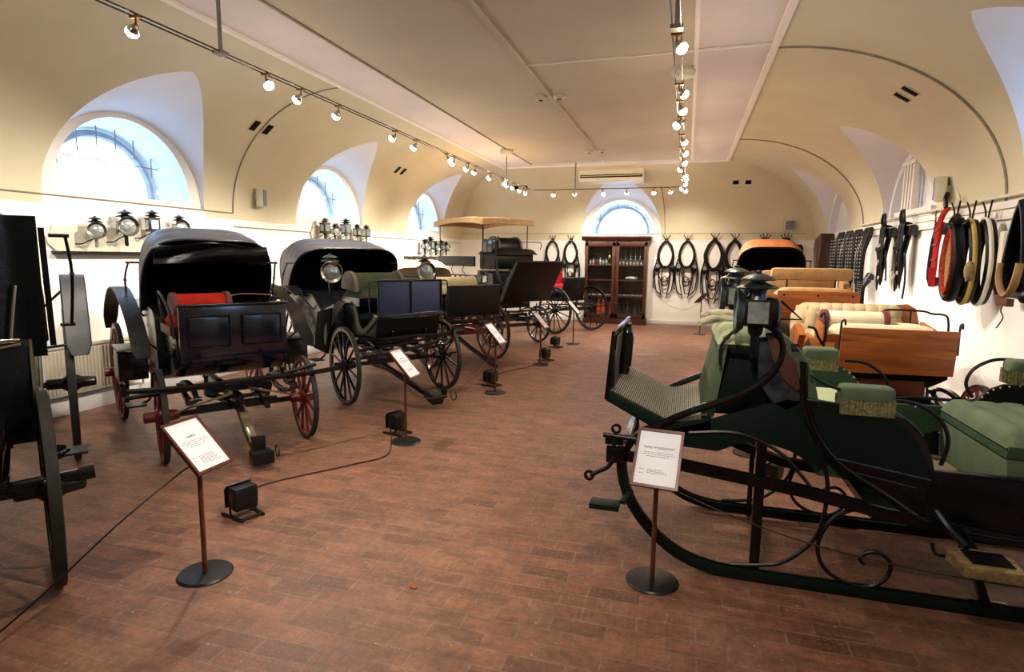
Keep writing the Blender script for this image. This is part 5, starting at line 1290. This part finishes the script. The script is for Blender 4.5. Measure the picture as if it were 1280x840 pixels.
# things in the cabinet
def inside(dx, z, y=15.74): return (-1.79+dx, y, z+.012)
def vase(dx, z, h, rr, m, name, label, cat, g):
    o = MB().lathe((0,0,0), (0,0,1), [(0,0),(rr*.7,0),(rr*.4,h*.1),(rr,h*.4),(rr*.9,h*.6),(rr*.35,h*.75),(rr*.5,h*.95),(rr*.3,h),(0,h)], 14).build(name, M[m], None, inside(dx, z)); tag(o, label, cat, g); return o
vase(-.17,1.54,.36,.07,'brass','oil_lamp','brass oil lamp on the top left cabinet shelf','lamp',None)
vase(-.58,.73,.02,.02,'silver','coaster','small silver disc on the lowest middle shelf of the cabinet','dish',None) if False else None
for k, dx in enumerate((-.68,-.6,-.42,-.34,-.26,-.05)):
    vase(dx,1.54,.12+.03*(k % 3),.03,'silver','silver_goblet','small silver piece on the top left cabinet shelf, %s from the left' % ords[k],'goblet','silver pieces on the top left shelf')
for k in range(7):
    vase(.1+.09*k,1.54,.07+.02*(k % 2),.028,'silver','silver_goblet','small silver piece on the top right cabinet shelf, %s from the left' % ords[k],'goblet','silver pieces on the top right shelf')
def bitset(z, xs, label, rows, zr, rgbm='silver'):
    o = MB()
    for x in xs:
        for q in range(rows): o.tube([(x-.015,.13,zr+q*.075),(x,.13,zr+q*.075-.015),(x+.015,.13,zr+q*.075)], .006, 5)
        o.cyl((x,.14,zr-.03), (x,.14,zr+rows*.075), .003, n=5)
    t = o.build('hanging_bits', M[rgbm], None, inside(0, z)); tag(t, label, 'harness bits')
for k, x in enumerate((.12,.22,.36,.48,.6)): bitset(1.54, (x,), 'string of metal bits hanging in the cabinet top right, %s from the left' % ords[k], 5, .15)
tag(MB().box((0,0,.06),(.34,.2,.12)).build('wooden_casket', M['woodred'], None, inside(-.5,1.54,15.9), bevel=.01), 'low brown casket at the back of the top left cabinet shelf', 'casket')
o = MB().cyl((-.3,0,.04),(.28,0,.05),.02).cyl((-.25,.05,.1),(.3,.05,.12),.016); tag(o.build('carriage_whip', M['dark'], None, inside(-.4,1.14)), 'dark leather whip lying in the middle left of the cabinet', 'whip')
o = MB().sph((0,0,.05),(.16,.08,.05),12); tag(o.build('silver_bowl', M['silver'], None, inside(.4,1.14)), 'silver oval bowl in the middle right of the cabinet', 'bowl')
for k in range(7): tag(MB().lathe((0,0,0),(0,0,1),[(0,0),(.05,0),(.055,.02),(.03,.03),(0,.032)],12).build('silver_dish', M['silver'], None, inside(-.68+.095*k,.73)), 'small silver dish on the lower left cabinet shelf, %s from the left' % ords[k], 'dish', 'silver dishes on the lower left shelf')
for k in range(6): tag(MB().lathe((0,0,0),(0,0,1),[(0,0),(.05,0),(.055,.02),(.03,.03),(0,.032)],12).build('silver_dish', M['silver'], None, inside(.12+.11*k,.73)), 'small silver dish on the lower right cabinet shelf, %s from the left' % ords[k], 'dish', 'silver dishes on the lower right shelf')
for k, dx in enumerate((-.43,-.31)):
    tag(MB().lathe((0,0,0),(0,0,1),[(0,0),(.055,0),(.055,.34),(.02,.42),(.02,.47),(0,.47)],16).build('orange_bottle', M['orange'], None, inside(dx,.185)), 'orange bottle at the bottom left of the cabinet, %s one' % ('left', 'right')[k], 'bottle', 'orange bottles')
tag(MB().sph((0,0,.33),.06,12).cyl((0,0,0),(0,0,.3),.03).build('orange_finial', M['orange'], None, inside(-.12,.185)), 'round orange knob on a dark post beside the orange bottles', 'ornament')
for k in range(6): tag(MB().lathe((0,0,0),(0,0,1),[(0,0),(.04,0),(.04,.22),(.015,.3),(.015,.36),(0,.36)],12).build('glass_bottle', M['dark' if k % 2 else 'pewter'], None, inside(.1+.11*k,.185)), 'tall dark bottle at the bottom right of the cabinet, %s from the left' % ords[k], 'bottle', 'dark bottles at the bottom right')

# harness on the walls ------------------------------------------------------------------------
def collar(parent, cx, zc, w_, h_, r_, m='leather', y=.06, name='collar'):
    P = []
    for k in range(28):
        a = 2*PI*k/28; s_ = math.sin(a); c_ = math.cos(a)
        P.append((cx+w_*c_*(1-.42*max(0, s_)**1.5), y+.0*s_, zc+h_*s_))
    return MB().tube(P, [r_*(1-.35*max(0, math.sin(2*PI*k/28))) for k in range(28)], 8, True).build(name, M[m], parent)
def loopstrap(mb, x, z0, z1, wd, y, flat=.35, r=.008):
    mb.tube(crv([(x-wd,y,z0),(x-wd*1.1,y+.01,(z0+z1)/2),(x-wd*.6,y,z1+.03),(x,y,z1),(x+wd*.6,y,z1+.03),(x+wd*1.1,y+.01,(z0+z1)/2),(x+wd,y,z0)], 5), r, 6)
def harness(loc, rz, label, kind=0, seed=1, scale=1.0, g=None, thick=False):
    """harness set hung on a wall: local x along the wall, y out of the wall, origin at hook"""
    q = random.Random(seed); s = scale
    r = thing('harness', loc, R(rz), label, 'harness', g)
    hk = MB(); hk.cyl((0,0,0), (0,.1,.02), .012, n=8); hk.box((0,.006,0), (.07,.012,.09)); hk.build('hook', M['blackm'], r)
    if kind == 0:      # full collar, hames and bridle below
        collar(r, 0, -.38*s, .19*s, .34*s, (.05 if thick else .036)*s, y=.075)
        mb = MB()
        for a in (-1, 1):
            mb.tube(crv([(a*.06*s,.1,-.73*s),(a*.17*s,.11,-.62*s),(a*.215*s,.11,-.42*s),(a*.15*s,.11,-.15*s),(a*.03*s,.11,.0),(a*.09*s,.11,.11*s)], 5), .012*s, 6); mb.sph((a*.09*s,.11,.12*s), .016*s, 8)
        mb.cyl((0,.11,-.1*s), (0,.11,.13*s), .008, n=6); mb.build('hames', M['blackm'], r)
        mb = MB()
        for a in (-1, 1):
            x = a*(.2+q.uniform(-.02,.03))*s
            mb.tube(crv([(x,.09,-.5*s),(x*1.2,.08,-.8*s),(x*1.15,.07,-1.1*s),(x*.9,.07,-1.35*s),(x*.4,.07,-1.45*s)], 6), .027*s, 6, flat=.6)
            mb.tube(crv([(x*.9,.1,-.6*s),(x*1.3,.09,-.75*s),(x*1.3,.09,-1.2*s),(x*1.15,.08,-1.3*s)], 5), .011*s, 6)
            mb.tube(crv([(x*.5,.1,-.62*s),(x*.75,.1,-.95*s),(x*.5,.1,-1.3*s),(x*.3,.1,-1.52*s)], 5), .024*s, 6, flat=.6)
            mb.sph((x*.95,.11,-.78*s),(.045*s,.03,.06*s),8)
        loopstrap(mb, q.uniform(-.04,.04)*s, -.72*s, -1.1*s, .13*s, .09, r=.017*s); loopstrap(mb, q.uniform(-.04,.04)*s, -.74*s, -1.4*s, .09*s, .1, r=.013*s)
        mb.build('straps', M['leather'], r)
        mb = MB(); mb.tube(crv([(-.22*s,.1,-.86*s),(-.14*s,.11,-.74*s),(0,.12,-.7*s),(.14*s,.11,-.74*s),(.22*s,.1,-.84*s)], 5), [.03*s,.04*s,.05*s,.05*s,.045*s,.045*s,.045*s,.045*s,.045*s,.045*s,.045*s,.045*s,.045*s,.045*s,.045*s,.045*s,.05*s,.05*s,.04*s,.03*s,.03*s], 8, flat=.6); mb.build('saddle_pad', M['leather'], r)
        c_ = collar(r, 0, -1.08*s, .085*s, .13*s, .016*s, y=.09, name='bridle')
        for a in (-1, 1): MB().box((a*.07*s,.11,-1.02*s), (.07*s,.01,.08*s)).build('buckle', M['brass'], r)
    elif kind == 1:    # bundle of straps folded over a bracket
        br = MB(); br.prism([(-.2*s,0),(-.17*s,-.1),(.17*s,-.1),(.2*s,0),(.17*s,.03),(-.17*s,.03)], .01, .1, 'xz'); br.build('saddle_bracket', M['blackm'], r, bevel=.006)
        mb = MB(); n = 9
        for k in range(n):
            x = (-.1+.2*k/(n-1))*s; L_ = q.uniform(.6, .85)*s; yo = .12+.02*q.random()
            mb.tube(crv([(x,.05,.05),(x,yo,.06),(x+.01,yo+.01,-.1),(x+q.uniform(-.03,.03),yo+.02,-L_*.6),(x+q.uniform(-.03,.04),yo,-L_),(x+.03,yo-.02,-L_*.95),(x+.04,yo-.05,-L_*.5),(x,.04,0)], 5), .022*s, 6, flat=.45)
        for a in (-1, 1): mb.tube(crv([(a*.02*s,.1,-.02),(a*.07*s,.14,.12*s),(a*.03*s,.14,.24*s)], 4), .02*s, 6)
        mb.tube(crv([(-.1*s,.14,-.28*s),(.0,.2,-.3*s),(.14*s,.16,-.26*s),(.16*s,.12,-.5*s),(.05*s,.14,-.68*s)], 6), .014*s, 6)
        mb.tube(crv([(-.14*s,.12,-.3*s),(-.24*s,.14,-.36*s),(-.26*s,.12,-.7*s),(-.22*s,.12,-.95*s if seed % 2 else -.72*s)], 5), .012*s, 6, flat=.5); mb.mi = 1
        for k in range(5): x = q.uniform(-.12,.12)*s; z = -q.uniform(.2,.8)*s; mb.lathe((x,.17,z), (0,1,0), [(.025*s,-.005),(.025*s,.005),(.015*s,.005),(.015*s,-.005)], 12, True)
        mb.build('straps', [M['leather'], M['silver']], r)
    elif kind == 2:    # several studded straps hanging as long loops
        n = 5; a_ = MB(); st = MB()
        for k in range(n):
            x = (-.16+.32*k/(n-1))*s; L_ = q.uniform(.75, .95)*s; wd = .03*s
            a_.tube(crv([(x-wd,.06,-.05),(x-wd,.14,-.4*L_),(x-wd*.6,.14,-L_),(x+wd*.6,.16,-L_),(x+wd,.16,-.4*L_),(x+wd,.08,.02),(x,.05,.06)], 6, True), .016*s, 6, True, flat=.5)
            if k % 2 == 0:
                for j in range(12): st.sph((x+wd,.185,-.08-j*.06*s), .011*s, 6)
        a_.mi = 1; a_.add(st.v, st.f); a_.build('straps', [M['leather'], M['silver']], r)
    return r
FH = 2.2
for x, sd, nm in ((-.55,1,'full black horse harness on the far wall, first to the right of the cabinet'),(-.02,2,'full black horse harness on the far wall, second to the right of the cabinet')): harness((x, YF-.005, FH), 180, nm, 0, sd, .98, 'harness sets on the far wall')
harness((.64, YF-.005, FH+.03), 180, 'thick-collared black harness on the far wall, third to the right of the cabinet', 0, 3, 1.08, 'harness sets on the far wall', True)
harness((1.12, YF-.005, FH+.02), 180, 'black harness on the far wall partly hidden by the tan hood', 0, 4, 1.05, 'harness sets on the far wall', True)
harness((-3.57, YF-.005, FH), 180, 'thin black collar harness on the far wall, second to the left of the cabinet', 0, 5, .9, 'harness sets on the far wall')
harness((-3.06, YF-.005, FH), 180, 'thin black collar harness on the far wall, nearest the cabinet on its left', 0, 6, .9, 'harness sets on the far wall')
harness((-4.6, YF-.005, FH-.05), 180, 'black collar harness on the far wall seen through the canopied wagonette', 0, 7, .85, 'harness sets on the far wall')
for k, x in enumerate((1.82, 2.3)):
    r = thing('pack_saddle', (x, YF-.01, 2.2), R(180), 'brown leather piece with splayed prongs on the wall above the tan hood, %s one' % ('left', 'right')[k], 'harness', 'brown pieces above the tan hood')
    MB().sph((0,.08,.0),(.1,.06,.08),12).build('pad', M['hair'], r)
    mb = MB()
    for a in (-1,-.4,.4,1): mb.tube([(a*.05,.1,.02),(a*.13,.12,.13+.04*(abs(a) < .5))], .012, 6)
    mb.build('prongs', M['hair'], r)
# right wall: local frame rz=90 (x -> +Y, y -> -X)
RW = XR-.045
harness((RW, 10.1, 2.16), 90, 'black strap bundle on the right wall, second to the left of the red tasselled harness', 1, 12, 1.0, 'strap bundles on the right wall')
harness((RW, 9.3, 2.16), 90, 'black strap bundle on the right wall, next to the left of the red tasselled harness', 1, 13, 1.0, 'strap bundles on the right wall')
for k, y in enumerate((11.15, 11.75, 12.35, 12.95)):
    harness((RW, y, 2.18), 90, 'cluster of studded black straps on the right wall, %s from the near end' % ords[k], 2, 20+k, 1.0, 'studded strap clusters on the right wall')
harness((RW, 10.9, 1.45), 90, 'short black strap set hanging low on the right wall under the studded clusters', 2, 31, .62)
r = thing('saddle_flap', (RW, 13.9, 2.15), R(90), 'large fan-shaped dark brown leather blanket piece at the far end of the right wall', 'saddle cloth')
MB().prism([(-.3,.12),(.3,.0),(.35,-.2),(.1,-.9),(-.15,-1.0),(-.4,-.1)], .04, .3).build('leather_panel', M['hair'], r, bevel=.02); MB().box((-.1,.32,-.4), (.04,.01,.5), ry=.15).build('brass_strip', M['brass'], r)
r = thing('saddle_flap', (2.5, YF-.01, 2.1), R(180), 'black leather saddle flap with a brass boss on the far wall right corner', 'saddle cloth')
MB().prism([(-.16,0),(-.2,-.1),(-.16,-.85),(.16,-.85),(.2,-.1),(.1,.0)], .03, .14).build('leather_panel', M['leather'], r, bevel=.02); MB().sph((0,.15,-.35), .03, 8).build('boss', M['brass'], r)
# red harness with tassels
r = thing('tasselled_harness', (RW, 8.0, 2.12), R(90), 'red woollen harness with tassels on the right wall beside a black collar', 'harness')
MB().prism([(-.2,0),(-.16,-.1),(.16,-.1),(.2,0),(.17,.03),(-.17,.03)], .01, .1, 'xz').build('saddle_bracket', M['blackm'], r, bevel=.006)
MB().tube(crv([(.12,.1,.05),(.16,.12,-.25),(.12,.14,-.55),(0,.15,-.68),(-.08,.15,-.6)], 5), .05, 8, flat=.5).build('black_collar', M['leather'], r)
o = MB().strip(crv([(-.05,.1,.2),(-.05,.16,.05),(-.07,.18,-.2),(-.06,.18,-.5)], 5), .13, .02, (0,1,0)); o.mi = 1; mb = o
for k in range(3): mb.box((-.06,.195,-.05-.17*k), (.12,.012,.02))
mb.build('red_band', [M['red'], M['maroon']], r)
mb = MB()
for k in range(16): x = -.13+.15*k/15; mb.tube([(x+.0,.18+.01*(k % 3),-.48),(x+.01*((k % 3)-1),.19,-.68-.02*(k % 2))], .008, 5)
for k in range(8): x = .14+.09*k/7; mb.tube([(x,.13,-.5),(x+.02,.14,-.62)], .008, 5)
mb.build('tassel', M['red'], r)
mb = MB(); mb.tube(crv([(-.05,.12,.2),(-.02,.12,.3),(-.06,.12,.36)], 4), .025, 6); mb.build('top_hook', M['leather'], r)
mb = MB()
for k in range(9): mb.lathe((.06+.01*(k % 2),.17,.16-.035*k), (0,1,0.2*(k % 2)), [(.018,-.004),(.018,.004),(.011,.004),(.011,-.004)], 10, True)
mb.build('chain', M['brass'], r)
# collars
def oval(w1, h1, yy, n=30, zc=-.42):
    return [Vector((w1*math.cos(2*PI*k/n)*(1-.22*max(0, math.sin(2*PI*k/n))), yy, zc+h1*math.sin(2*PI*k/n))) for k in range(n)]
def ovalsweep(w_, h_, sec):
    mb = MB(); rings = [oval(w_+dr, h_+dr, yy) for dr, yy in sec]; mb.loft(rings, True); return mb
def bigcollar(y0, label, w_, h_, m2, out, kind):
    r = thing('horse_collar', (RW, y0, 2.13), R(90), label, 'horse collar', 'horse collars on the right wall')
    ovalsweep(w_, h_, [(0,out-.06),(.03,out-.05),(.04,out-.01),(.025,out+.03),(0,out+.045),(-.03,out+.03),(-.045,out),(-.035,out-.05)]).build('collar_roll', M['leather'], r)
    if kind == 'red':
        ovalsweep(w_-.045, h_-.045, [(.0,out+.02),(.004,out+.045),(-.008,out+.053),(-.018,out+.04),(-.02,out+.015)]).build('red_edge', M['redge'], r)
        MB().loft([oval(w_-.06, h_-.06, out+.0), oval(w_-.06, h_-.06, out+.015)]).build('straw_lining', M['straw'], r)
        mb = MB(); mb.cyl((.02,out+.02,-.1),(.05,out+.03,-.05),.03); mb.sph((-.1,out,-.02),(.05,.05,.04),8); mb.tube(crv([(-.1,out,-.02),(-.02,out,.03),(.08,out,-.02)], 4), .03, 6); mb.build('top_latch', M['leather'], r)
    else:
        ovalsweep(w_+.02, h_+.02, [(.0,out-.02),(.024,out-.01),(.03,out+.012),(.02,out+.03),(.0,out+.02)]).build('coloured_edge', M[m2], r)
    for a in (-1, 1): MB().tube(crv([(a*.02,out,-.03),(a*.045,out,.08),(a*.1,out+.01,.17)], 4), .009, 6).build('hames_tip', M['blackm'], r)
    return r
bigcollar(7.0, 'large black horse collar with a bright red inner edge and straw lining, right wall', .16, .37, None, .36, 'red')
bigcollar(6.98, 'black horse collar with a yellow leather edge, directly behind the red-edged one', .165, .385, 'yell', .235, 'y')
bigcollar(6.95, 'black horse collar with a pale edge, closest to the wall in the collar cluster', .17, .39, 'plast', .115, 'p')
tag(MB().sph((XR-.33,6.76,1.62),(.05,.03,.1),12).build('oval_pad', M['straw']), 'brown oval pad wedged at the near side of the collar cluster', 'pad')
tag(MB().box((XR-.07,6.7,1.72),(.12,.09,.56)).build('collar_block', M['plast'], bevel=.02), 'pale wooden block on the right wall beside the collar cluster', 'block')
r = thing('horse_collar', (RW, 6.2, 2.2), R(90), 'pointed black collar with a tan leather throat piece, nearest on the right wall', 'horse collar', 'horse collars on the right wall')
TD = [(0,.04),(-.06,-.06),(-.12,-.25),(-.17,-.48),(-.16,-.62),(-.1,-.74),(0,-.79),(.1,-.74),(.16,-.62),(.17,-.48),(.12,-.25),(.06,-.06)]
def tdr(sc_, y): return [Vector((p[0]*sc_, y, -.4+(p[1]+.4)*(1-(1-sc_)*.5))) for p in TD]
MB().loft([tdr(.72,.04), tdr(.72,.1)]).build('lining', M['inner'], r)
MB().loft([tdr(.95,.03), tdr(1.1,.06), tdr(1.12,.12), tdr(1.0,.2), tdr(.82,.2), tdr(.72,.12), tdr(.72,.05)], True).build('collar_roll', M['leather'], r)
MB().tube(crv([(-.155,.2,-.5),(-.145,.21,-.62),(-.08,.21,-.74),(0,.21,-.78),(.08,.21,-.74),(.145,.21,-.62),(.155,.2,-.5)], 5), .036, 8, flat=.6).build('tan_throat', M['tan2'], r)
MB().box((0,.21,-.84), (.18,.06,.07)).build('throat_strap', M['hairb'], r, bevel=.01)
MB().sph((.22,.16,-.7),(.07,.06,.1),10).build('buckle_pad', M['leather'], r); MB().sph((-.2,.16,-.78),(.06,.05,.06),10).build('buckle_pad', M['leather'], r)
MB().tube(crv([(.05,.2,-.86),(.08,.2,-.92),(.03,.2,-.98),(.12,.2,-1.08)], 4), .006, 5).build('loose_lace', M['hair'], r)

# fill comes from the windows and rail heads added out of view
